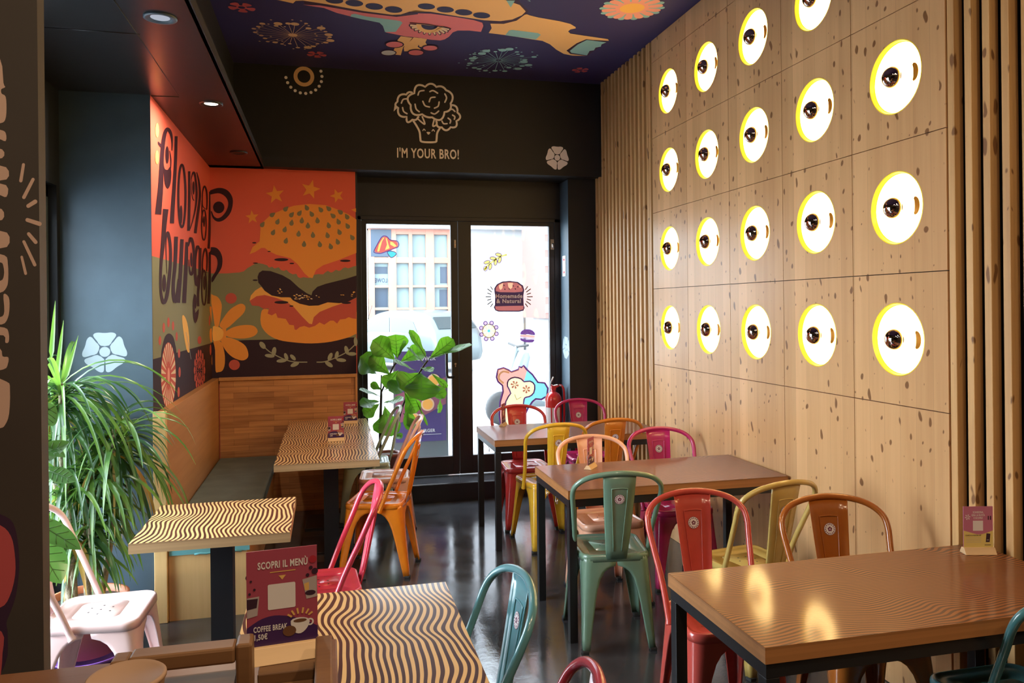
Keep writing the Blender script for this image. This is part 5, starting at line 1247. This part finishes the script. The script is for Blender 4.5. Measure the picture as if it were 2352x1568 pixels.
# ================================================================== MENU CARDS
def menu_card(label, loc, rz, style, w=0.105, h=0.150, group='menu cards in wooden blocks'):
    t = thing('menu_card', label, 'menu card', loc, rz, group)
    m_ = MB(); bh = 0.022
    m_.add([(-w / 2 - .003, -0.022, 0), (w / 2 + .003, -0.022, 0), (w / 2 + .003, 0.022, 0), (-w / 2 - .003, 0.022, 0), (-w / 2 - .003, -0.008, bh), (w / 2 + .003, -0.008, bh), (w / 2 + .003, 0.008, bh), (-w / 2 - .003, 0.008, bh)],
           [(3, 2, 1, 0), (4, 5, 6, 7), (0, 1, 5, 4), (1, 2, 6, 5), (2, 3, 7, 6), (3, 0, 4, 7)], 'block_wood'); m_.build('wooden_block', t, bevel=0.001)
    m_ = MB(); top = h + bh - 0.004
    m_.box(-w / 2, -0.0012, bh - 0.004, w / 2, 0.0012, top, 'card_pink' if style == 'menu' else 'card_mauve')
    for sg in (-1, 1):
        u_ = (1, 0, 0) if sg < 0 else (-1, 0, 0)
        a = Art(m_, lambda p, q, sg=sg: (p * (1 if sg < 0 else -1), sg * 0.0013, q), (0, sg, 0), 0.00012); a.up()
        z0 = bh
        if style == 'menu':
            a.poly([(-w / 2, z0), (w / 2, z0), (w / 2, z0 + 0.020)] + smooth_pts([(w / 2, z0 + 0.020), (0.028, z0 + 0.034), (-0.005, z0 + 0.044), (-0.030, z0 + 0.042), (-w / 2, z0 + 0.030)], 4, False), 'card_plum'); a.up()
            text_on(m_, 'SCOPRI IL MENÙ', (-0.036 * -sg, sg * 0.0013, z0 + 0.118), u_, (0, 0, 1), 0.0105, 'card_white', bold=0.03, width=0.074, nrm=(0, sg, 0), off=0.00045)
            a.rib([(-0.018, z0 + 0.1115), (0.020, z0 + 0.1115)], 'card_gold', 0.0014, sm=0); a.poly([(-0.0055, z0 + 0.1055), (0.0055, z0 + 0.1055), (0, z0 + 0.0985)], 'card_gold')
            a.poly([(-0.020, z0 + 0.054), (0.018, z0 + 0.054), (0.0195, z0 + 0.0555), (0.0195, z0 + 0.0915), (0.018, z0 + 0.093), (-0.020, z0 + 0.093), (-0.0215, z0 + 0.0915), (-0.0215, z0 + 0.0555)], 'card_white')
            # tumblers and beans
            a.poly([(0.030, z0 + 0.095), (0.052, z0 + 0.099), (0.052, z0 + 0.066), (0.036, z0 + 0.064)], 'card_grey'); a.up(); a.poly([(0.0325, z0 + 0.088), (0.040, z0 + 0.090), (0.040, z0 + 0.078), (0.034, z0 + 0.077)], 'card_gold'); a.ell(0.042, z0 + 0.073, 0.008, 0.004, 'card_dark')
            a.poly([(-0.052, z0 + 0.076), (-0.034, z0 + 0.077), (-0.037, z0 + 0.048), (-0.052, z0 + 0.045)], 'card_grey'); a.up(); a.poly([(-0.052, z0 + 0.074), (-0.036, z0 + 0.074), (-0.038, z0 + 0.060), (-0.052, z0 + 0.058)], 'card_dark')
            for x_, z_, r_ in ((0.043, 0.112, 0.003), (0.038, 0.101, 0.0028), (0.049, 0.106, 0.005), (0.046, 0.125, 0.006), (-0.041, 0.088, 0.002), (-0.046, 0.101, 0.0018), (-0.048, 0.082, 0.002)): a.ell(x_, z0 + z_, r_, r_, 'card_dark' if r_ < 0.0055 else 'card_red', n=10)
            # cup with rays
            a.poly(smooth_pts([(0.012, z0 + 0.033), (0.026, z0 + 0.037), (0.040, z0 + 0.032), (0.037, z0 + 0.020), (0.027, z0 + 0.012), (0.017, z0 + 0.016)], 3), 'card_white'); a.ring(0.041, z0 + 0.028, 0.0045, 0.0045, 0.0025, 'card_white', 14); a.up()
            a.ell(0.026, z0 + 0.032, 0.010, 0.0028, 'card_brown'); a.ell(0.010, z0 + 0.018, 0.010, 0.008, 'card_brown')
            for k in range(6):
                t_ = 0.45 + 2.2 * k / 5; a.rib([(0.026 + 0.014 * math.cos(t_), z0 + 0.036 + 0.007 * math.sin(t_)), (0.026 + 0.021 * math.cos(t_), z0 + 0.036 + 0.016 * math.sin(t_))], 'card_gold', 0.0028, sm=0)
            text_on(m_, 'COFFEE BREAK', (-0.043 * -sg, sg * 0.0013, z0 + 0.0225), u_, (0, 0, 1), 0.0082, 'card_white', bold=0.03, width=0.050, nrm=(0, sg, 0), off=0.0006)
            text_on(m_, '1,50€', (-0.043 * -sg, sg * 0.0013, z0 + 0.0105), u_, (0, 0, 1), 0.0082, 'card_white', bold=0.03, width=0.019, nrm=(0, sg, 0), off=0.0006)
        else:
            a.poly([(-w / 2, z0), (w / 2, z0)] + smooth_pts([(w / 2, z0 + 0.060), (0.025, z0 + 0.050), (0.0, z0 + 0.046), (-0.025, z0 + 0.052), (-w / 2, z0 + 0.060)], 4, False), 'card_yellow'); a.up()
            for k, s_ in enumerate(('SCANSIONA,', 'GIRA LA RUOTA', 'E SCOPRI!')): text_on(m_, s_, (0, sg * 0.0013, z0 + 0.122 - 0.0105 * k), u_, (0, 0, 1), 0.0072, 'card_white', 'CENTER', 0.03, (0.038, 0.048, 0.032)[k], (0, sg, 0), 0.00045)
            a.poly([(-0.019, z0 + 0.059), (0.017, z0 + 0.059), (0.017, z0 + 0.095), (-0.019, z0 + 0.095)], 'card_white')
            text_on(m_, 'SCARICA LA NOSTRA APP', (-0.046 * -sg, sg * 0.0013, z0 + 0.040), u_, (0, 0, 1), 0.0050, 'card_dark', 'LEFT', 0.02, 0.056, (0, sg, 0), 0.00045)
            for k in range(4): a.rib([(-0.043, z0 + 0.034 - 0.0055 * k), (0.010, z0 + 0.034 - 0.0055 * k)], 'card_grey', 0.0010, sm=0)
            a.poly([(0.026, z0 + 0.018), (0.040, z0 + 0.018), (0.043, z0 + 0.048), (0.029, z0 + 0.050)], 'card_dark'); a.up(); a.rib([(0.030, z0 + 0.026), (0.037, z0 + 0.026)], 'card_white', 0.0015, sm=0)
            a.rib([(0.022, z0 + 0.008), (0.044, z0 + 0.008)], 'card_dark', 0.002, sm=0); a.petals(-0.038, z0 + 0.108, 0.010, 6, 'card_white', 0.2, 0.4, 0.2); a.rib([(0.036, z0 + 0.112), (0.036, z0 + 0.098)], 'card_dark', 0.004, sm=0); a.rib([(0.044, z0 + 0.112), (0.044, z0 + 0.098)], 'card_dark', 0.004, sm=0)
    m_.build('printed_card', t)
    return t
for n_, c_ in dict(pink=(0.42, 0.075, 0.125), mauve=(0.56, 0.18, 0.30), plum=(0.060, 0.022, 0.115), white=(0.85, 0.80, 0.80), gold=(0.85, 0.50, 0.15), grey=(0.5, 0.42, 0.42), dark=(0.05, 0.02, 0.04), brown=(0.18, 0.08, 0.04), red=(0.45, 0.03, 0.05), yellow=(0.83, 0.66, 0.22)).items():
    M['card_' + n_] = mat('card_' + n_, tuple(q * 0.85 for q in c_), 0.35)

CZ = 1.113
mc1 = menu_card('dark pink menu card in a wooden block, largest, at the front on the slatted caddy', (-0.071, 1.250, CZ), R_(6), 'menu')
menu_card('small pink menu card on the seam between the nearer bench tables', P(772, 1012, 'z', TH + 0.001) + Vector((0, 0, 0)), R_(2), 'menu')
menu_card('small pink menu card at the far bench table, against the stave cladding', P(805, 972, 'z', TH + 0.001), R_(-2), 'menu')
menu_card('edge-on menu card on the table by the glass door', P(1156, 977, 'z', TH + 0.001), R_(64), 'menu')
menu_card('edge-on menu card in a pale block on the middle table', P(1357, 1074, 'z', TH + 0.001), R_(52), 'menu')
menu_card('pink and yellow card in a wooden block beside the near slats', P(2247, 1270, 'z', TH + 0.001), R_(-14), 'app')

# ================================================================== COUNTER, CADDY, CUP
ctr = thing('counter', 'brown wooden counter at the bottom left corner of the view', 'counter')
mb = MB(); mb.box(-1.15, 0.28, 1.02, 0.012, 1.452, 1.05, 'counter_wood'); mb.build('worktop', ctr, bevel=0.003)
mb = MB(); mb.box(-1.10, 0.33, 0.0, -0.03, 1.40, 1.018, 'pillar_brown'); mb.build('cabinet', ctr)
mb = MB(); mb.box(-0.33, 1.10, 1.0505, -0.31, 1.13, 1.06, 'rack_wood')
cad = thing('slatted_caddy', 'wooden counter caddy with an open handle slot and two compartments', 'caddy')
CB = 1.0512
mb = MB(); mb.box(-0.288, 1.135, CB, -0.265, 1.170, 1.180, 'rack_wood'); mb.box(-0.128, 1.135, CB, -0.106, 1.175, 1.186, 'rack_wood'); mb.box(-0.265, 1.135, 1.160, -0.128, 1.170, 1.183, 'rack_wood'); mb.build('handle_frame', cad, bevel=0.004)
mb = MB(); mb.box(-0.264, 1.135, CB, -0.129, 1.185, 1.132, 'rack_wood'); mb.build('back_board', cad, bevel=0.002)
mb = MB(); mb.box(-0.105, 1.20, CB, -0.020, 1.285, 1.1125, 'rack_wood'); mb.box(-0.105, 1.140, CB, -0.022, 1.199, 1.098, 'rack_wood'); mb.box(-0.105, 1.09, CB, -0.022, 1.138, 1.078, 'rack_wood'); mb.build('stepped_tray', cad, bevel=0.002)
mb = MB(); mb.box(-0.021, 1.03, CB, 0.003, 1.215, 1.155, 'rack_wood'); mb.build('side_board', cad, bevel=0.003, label='orange-lit end board')
mb = MB(); mb.box(-0.105, 1.00, CB, -0.090, 1.132, 1.130, 'rack_wood'); mb.build('divider', cad, bevel=0.002)
M['cup_paper'] = mat('cup_paper', (0.36, 0.22, 0.14), 0.6)
cup = thing('paper_cup', 'brown paper cup, its round rim just above the bottom left edge', 'cup', (-0.2535, 1.078, 1.0505))
mb = MB(); mb.lathe([(0.0, 0.002), (0.030, 0.0), (0.033, 0.004), (0.0455, 0.128)], (0, 0, 0), 'cup_paper', 40); mb.build('cup_body', cup)
mb = MB(); mb.lathe([(0.0455, 0.128), (0.0475, 0.130), (0.0475, 0.134), (0.045, 0.136), (0.042, 0.133), (0.0, 0.133)], (0, 0, 0), 'cup_paper', 40); mb.build('cup_lid', cup)

# ================================================================== FIRE EXTINGUISHER
ex = thing('fire_extinguisher', 'red fire extinguisher hanging beside the glass door', 'fire extinguisher', (1.995, 6.76, 0.36))
mb = MB(); mb.lathe([(0.0, 0.0), (0.070, 0.0), (0.076, 0.015), (0.076, 0.44), (0.072, 0.475), (0.055, 0.505), (0.030, 0.520), (0.022, 0.525), (0.022, 0.545), (0.0, 0.545)], (0, 0, 0), 'ext_red', 36); mb.build('cylinder_body', ex)
mb = MB(); mb.box(-0.020, -0.02, 0.54, 0.020, 0.02, 0.575, 'ext_red'); mb.tube([(0.0, -0.01, 0.57), (-0.03, -0.02, 0.60), (-0.015, -0.06, 0.66)], 0.006, 'chrome', 8); mb.tube([(0, -0.01, 0.575), (0.04, -0.02, 0.585), (0.065, -0.04, 0.575)], 0.007, 'chrome', 8); mb.build('valve_head', ex)
mb = MB(); mb.tube(smooth_pts([(0.02, 0, 0.56), (0.06, -0.02, 0.58), (0.088, -0.035, 0.545), (0.092, -0.035, 0.42), (0.09, -0.03, 0.18), (0.086, -0.03, 0.06)], 5, False), [0.010] * 26, 'ext_red', 8); mb.tube([(0.086, -0.03, 0.10), (0.086, -0.03, 0.03)], [0.014, 0.022], 'rubber', 10); mb.build('hose', ex)
mb = MB(); vs = []
def wrap(a0, a1, z0, z1, m):
    v_ = []; n = 8
    for k in range(n + 1):
        q = a0 + (a1 - a0) * k / n
        for z_ in (z0, z1): v_.append((0.0768 * math.sin(q), -0.0768 * math.cos(q), z_))
    mb.add(v_, [(2 * k, 2 * k + 2, 2 * k + 3, 2 * k + 1) for k in range(n)], m, True)
wrap(-0.45, 0.55, 0.215, 0.385, 'paper'); wrap(-0.45, 0.55, 0.13, 0.205, 'paper'); wrap(-1.3, -0.6, 0.12, 0.385, 'sticker_paper'); mb.build('label', ex, label='white instruction label')
mb = MB(); mb.box(-0.02, 0.079, 0.30, 0.02, 0.118, 0.40, 'metal_black'); mb.build('wall_bracket', ex)

# ================================================================== PLANTS
def leaf_blade(mb, base, tip, width, m, up_=(0, 0, 1), droop=0.0, cup=0.15, shape='fig', n=12, vein=None, wavy_=0.0, ph=0.0):
    base = Vector(base); tip = Vector(tip); d = tip - base; L_ = d.length; d.normalize(); side = d.cross(Vector(up_))
    if side.length < 0.1: side = d.cross(Vector((0, 1, 0.2)))
    side.normalize(); nn = side.cross(d).normalized(); vs = []
    for i in range(n + 1):
        t = i / n
        if shape == 'fig': w = width * (0.10 + 0.42 * math.sin(min(1, t * 1.25) * PI * 0.62) + 0.60 * math.exp(-((t - 0.70) / 0.26) ** 2)) * (1 if t < 0.93 else max(0.0, (1 - t) / 0.07) ** 0.5) * min(1, 0.15 + t * 5)
        elif shape == 'oval': w = width * math.sin(PI * t ** 0.9) ** 0.75
        else: w = width * (min(1, t * 8 + 0.3) * (1 - t ** 2.2))
        w = max(w, 0.0008) / 2
        c = base + d * (L_ * t) - Vector((0, 0, 1)) * (droop * L_ * t * t)
        for q in (-1, -0.5, 0, 0.5, 1):
            vs.append(c + side * (w * q) + nn * (cup * w * (abs(q) ** 1.5) + wavy_ * width * math.sin(t * 13 + ph + q) * abs(q)))
    mb.add(vs, [(i * 5 + j, i * 5 + j + 1, (i + 1) * 5 + j + 1, (i + 1) * 5 + j) for i in range(n) for j in range(4)], m, True)
    if vein:
        mb.tube([vs[i * 5 + 2] + nn * -0.0008 for i in range(n)], [0.0028 * (1 - 0.7 * i / n) for i in range(n)], vein, 5)
        for i in range(2, n - 2, 2):
            for sg in (0, 4):
                a_ = vs[i * 5 + 2]; b_ = vs[min(n, i + 2) * 5 + sg]
                mb.tube([a_ - nn * 0.0008, a_.lerp(b_, 0.85) - nn * 0.0004], 0.0011, vein, 4)

fig = thing('potted_fig', 'fiddle-leaf fig with big leaves in a brown pot in front of the glass door', 'potted plant')
FX, FY = 0.495, 6.70
mb = MB(); mb.lathe([(0.0, 0.0), (0.085, 0.0), (0.108, 0.235), (0.116, 0.238), (0.116, 0.268), (0.107, 0.268), (0.104, 0.24)], (FX, FY, PH), 'pot_brown', 36); mb.build('pot', fig)
mb = MB(); mb.lathe([(0.105, 0.245), (0.05, 0.252), (0.0, 0.255)], (FX, FY, PH), 'soil', 24); mb.build('soil', fig)
fs = lambda px, py, y_=6.68: P(820 + px * 0.24242, 740 + py * 0.24242, 'y', y_)
mb = MB()
s1 = [fs(225, 1215, FY), fs(228, 950, FY), fs(232, 700, FY), fs(240, 640, 6.68), fs(340, 430, 6.66), fs(375, 380, 6.66)]
s2 = [fs(330, 1215, FY), fs(370, 1050, FY), fs(420, 830, 6.69), fs(480, 690, 6.66), fs(590, 480, 6.62), fs(670, 360, 6.60)]
mb.tube(smooth_pts(s1, 4, False), 0.008, 'fig_stem', 8); mb.tube(smooth_pts(s2, 4, False), 0.009, 'fig_stem', 8); mb.tube(smooth_pts([fs(215, 1215, FY), fs(212, 1000, FY), fs(222, 760, FY), fs(232, 500, FY)], 3, False), 0.006, 'fig_stem', 8); mb.build('stem', fig)
mb = MB()
# base px, tip px, width (m), y of base, y of tip, normal hint
LV = [((365, 360), (150, 165), 0.20, 6.66, 6.60, (0.2, -1, 0.1)), ((380, 345), (365, 115), 0.21, 6.67, 6.70, (0.1, -1, 0.1)), ((385, 340), (440, 170), 0.10, 6.64, 6.58, (0.8, -0.5, 0)),
      ((400, 385), (640, 255), 0.17, 6.68, 6.72, (0.1, -0.8, 0.7)), ((315, 500), (115, 325), 0.17, 6.66, 6.60, (0.3, -1, 0.3)), ((185, 490), (25, 330), 0.22, 6.70, 6.55, (0.3, -1, 0.2)),
      ((665, 345), (495, 70), 0.085, 6.60, 6.64, (0.6, -1, 0)), ((680, 350), (915, 160), 0.145, 6.62, 6.64, (0, -1, 0.5)), ((690, 345), (1095, 215), 0.12, 6.64, 6.50, (0.0, -0.45, 1)),
      ((650, 400), (470, 240), 0.07, 6.58, 6.50, (0.3, -0.5, 1)), ((605, 470), (620, 740), 0.30, 6.60, 6.42, (0, -1, 0.2)), ((590, 480), (400, 620), 0.22, 6.62, 6.50, (0, -1, 0.3)), ((560, 460), (340, 370), 0.12, 6.60, 6.52, (0, -0.4, 1)),
      ((600, 430), (720, 465), 0.10, 6.58, 6.50, (0, -0.5, 1)), ((640, 555), (830, 720), 0.13, 6.60, 6.50, (0.4, -0.9, 0.3)), ((700, 480), (860, 620), 0.06, 6.60, 6.55, (0.2, -1, 0.2)), ((790, 700), (765, 860), 0.10, 6.52, 6.50, (0.9, -0.6, 0)),
      ((395, 450), (270, 620), 0.16, 6.66, 6.62, (0, -1, 0.2)), ((250, 640), (390, 600), 0.08, 6.66, 6.60, (0, -0.4, 1)), ((235, 640), (125, 580), 0.07, 6.68, 6.62, (0, -1, 0.3)), ((225, 700), (20, 640), 0.08, 6.69, 6.60, (0, -0.5, 1)),
      ((215, 745), (30, 790), 0.13, 6.69, 6.60, (0, -0.7, 0.8)), ((215, 770), (60, 880), 0.12, 6.70, 6.66, (0.2, -1, 0.2)), ((255, 760), (440, 740), 0.13, 6.66, 6.56, (0, -0.5, 1)), ((260, 790), (330, 1080), 0.19, 6.68, 6.60, (0, -1, 0.1)),
      ((250, 860), (200, 1050), 0.13, 6.69, 6.66, (0.1, -1, 0.1)), ((470, 730), (500, 1030), 0.12, 6.66, 6.60, (0.4, -1, 0)), ((440, 860), (540, 1000), 0.08, 6.66, 6.60, (0.3, -1, 0)), ((340, 1060), (430, 1090), 0.07, 6.66, 6.62, (0, -0.7, 0.6)),
      ((560, 740), (670, 980), 0.025, 6.60, 6.56, (0.3, -1, 0)), ((480, 560), (300, 650), 0.16, 6.62, 6.52, (0, -0.8, 0.6)), ((450, 660), (560, 860), 0.15, 6.64, 6.60, (0.2, -1, 0))]
for k, (b_, t_, w_, yb, yt, up_) in enumerate(LV):
    leaf_blade(mb, fs(*b_, yb), fs(*t_, yt), w_ * 0.9, 'fig_leaf', up_, 0.0, 0.25, 'fig', 14, 'fig_vein', 0.035, k * 1.7)
mb.build('foliage', fig)

# dracaena by the window
dr = thing('potted_dracaena', 'tall dracaena with arching strap leaves in a terracotta pot by the window', 'potted plant')
DX, DY = -1.13, 4.10
mb = MB(); mb.lathe([(0.0, 0.03), (0.135, 0.03), (0.172, 0.25), (0.182, 0.255), (0.182, 0.285), (0.168, 0.285), (0.162, 0.25)], (DX, DY, 0), 'pot_terracotta', 40); mb.build('pot', dr)
mb = MB(); mb.lathe([(0.164, 0.252), (0.0, 0.26)], (DX, DY, 0), 'soil', 24); mb.build('soil', dr)
mb = MB(); mb.lathe([(0.0, 0.002), (0.16, 0.0), (0.185, 0.025), (0.180, 0.028), (0.155, 0.006)], (DX, DY, 0.0), 'saucer_purple', 40); mb.build('saucer', dr, label='violet plastic saucer')
rr = random.Random(11)
tips = [((205, 1190), 4.0, (0.06, -0.06), 34, 0.34), ((160, 1215), 4.0, (-0.04, -0.08), 30, 0.34), ((140, 880), 4.10, (-0.05, -0.02), 85, 0.60), ((262, 985), 4.12, (0.05, 0.02), 70, 0.50), ((212, 1075), 4.05, (0.02, -0.06), 46, 0.42), ((150, 1090), 4.02, (-0.07, 0.04), 40, 0.42), ((125, 990), 4.15, (-0.08, 0.0), 30, 0.5)]
fol = MB(); dry = MB(); trunk = []
for (px_, py_), yy, (ox, oy), nl, LL in tips:
    tp = P(px_, py_, 'y', yy); bs = Vector((DX + ox, DY + oy, 0.25))
    tk = MB(); tk.tube(smooth_pts([bs, bs.lerp(tp, 0.4) + Vector((0.03 * rr.uniform(-1, 1), 0.02, 0)), bs.lerp(tp, 0.75) + Vector((0.03 * rr.uniform(-1, 1), -0.02, 0)), tp], 4, False), [0.017 - 0.0006 * k for k in range(13)], 'bark', 8); tk.build('trunk', dr)
    for k in range(int(nl * 1.45)):
        az = rr.uniform(0, 2 * PI); el = rr.uniform(-0.5, 1.25); L_ = LL * rr.uniform(0.6, 1.1); w_ = rr.uniform(0.013, 0.025)
        st = tp - Vector((0, 0, rr.uniform(0.0, 0.16))); d = Vector((math.cos(az) * math.cos(el), math.sin(az) * math.cos(el) * 0.75, math.sin(el)))
        old = el < -0.1 and rr.random() < 0.3; grav = rr.uniform(1.3, 2.4)
        pts = [st.copy()]; v = d.copy(); n = 10; p = st.copy()
        for i in range(n):
            v = (v + Vector((0, 0, -grav / n * 1.35))).normalized(); p = p + v * (L_ / n)
            if p.y > YW - 0.015: p.y = YW - 0.015
            if p.x > -0.945 and p.y > YW - 0.06: p.y = YW - 0.06
            if p.x < XW + 0.02: p.x = XW + 0.02
            pts.append(p.copy())
        vs = []; dst = dry if old else fol
        for i, q in enumerate(pts):
            t = i / n; tg = (pts[min(n, i + 1)] - pts[max(0, i - 1)]).normalized(); sd = tg.cross(Vector((math.sin(az) * .3, -math.cos(az) * .3, 1))); sd = sd.normalized() if sd.length > .05 else Vector((1, 0, 0))
            ww = w_ * (0.55 + 0.45 * min(1, t * 4)) * (1 - t ** 3) / 2 + 0.0006; nn = sd.cross(tg)
            vs += [q + sd * ww + nn * (ww * 0.35), q, q - sd * ww + nn * (ww * 0.35)]
        dst.add(vs, [(i * 3 + j, i * 3 + j + 1, (i + 1) * 3 + j + 1, (i + 1) * 3 + j) for i in range(n) for j in range(2)], 'drac_dry' if old else ('drac_dark' if rr.random() < 0.5 else 'drac_leaf'), True)
for px0, py0, px1, py1 in ((118, 800, 127, 690), (130, 850, 146, 735), (150, 850, 180, 770)):   # upright spears
    leaf_blade(fol, P(px0, py0 + 20, 'y', 4.1), P(px1, py1, 'y', 4.12), 0.022, 'drac_leaf', (0, -1, 0), 0, 0.3, 'strap', 10)
fol.build('foliage', dr); dry.build('dry_foliage', dr, label='withered yellow leaves')

# rubber plant, mostly behind the pillar
rp = thing('rubber_plant', 'broad-leaved green plant half hidden behind the dark pillar', 'potted plant')
RX, RY = -1.06, 2.75
mb = MB(); mb.lathe([(0.0, 0.0), (0.09, 0.0), (0.12, 0.24), (0.125, 0.27), (0.112, 0.27), (0.11, 0.24), (0.0, 0.24)], (RX, RY, 0), 'pot_brown', 32); mb.build('pot', rp)
mb = MB(); mb.tube([(RX, RY, 0.24), (RX + 0.03, RY, 0.7), (RX + 0.02, RY, 1.35)], 0.009, 'bark', 8); mb.build('stem', rp)
mb = MB()
q_ = lambda px, py, y_: P(px, py, 'y', y_)
for b_, t_, w_, up_ in (((70, 1060, 2.75), (160, 1015, 2.72), 0.065, (0.1, -1, 0.6)), ((70, 1020, 2.75), (150, 1050, 2.7), 0.06, (0, -0.3, 1)), ((70, 1190, 2.75), (186, 1262, 2.70), 0.068, (0.2, -0.8, 0.6)), ((80, 1240, 2.75), (140, 1340, 2.7), 0.11, (0.7, -0.7, 0.1)),
                         ((80, 960, 2.75), (128, 930, 2.7), 0.10, (0.5, -1, 0.1)), ((70, 1120, 2.75), (20, 1000, 2.7), 0.1, (0, -1, 0.3)), ((70, 1180, 2.75), (0, 1230, 2.7), 0.1, (0, -1, 0.3)), ((110, 1080, 2.8), (175, 1105, 2.75), 0.05, (0, -1, 0.4))):
    leaf_blade(mb, q_(*b_), q_(*t_), w_, 'rubber_leaf', up_, 0.0, 0.2, 'oval', 12, 'fig_vein')
mb.build('foliage', rp)
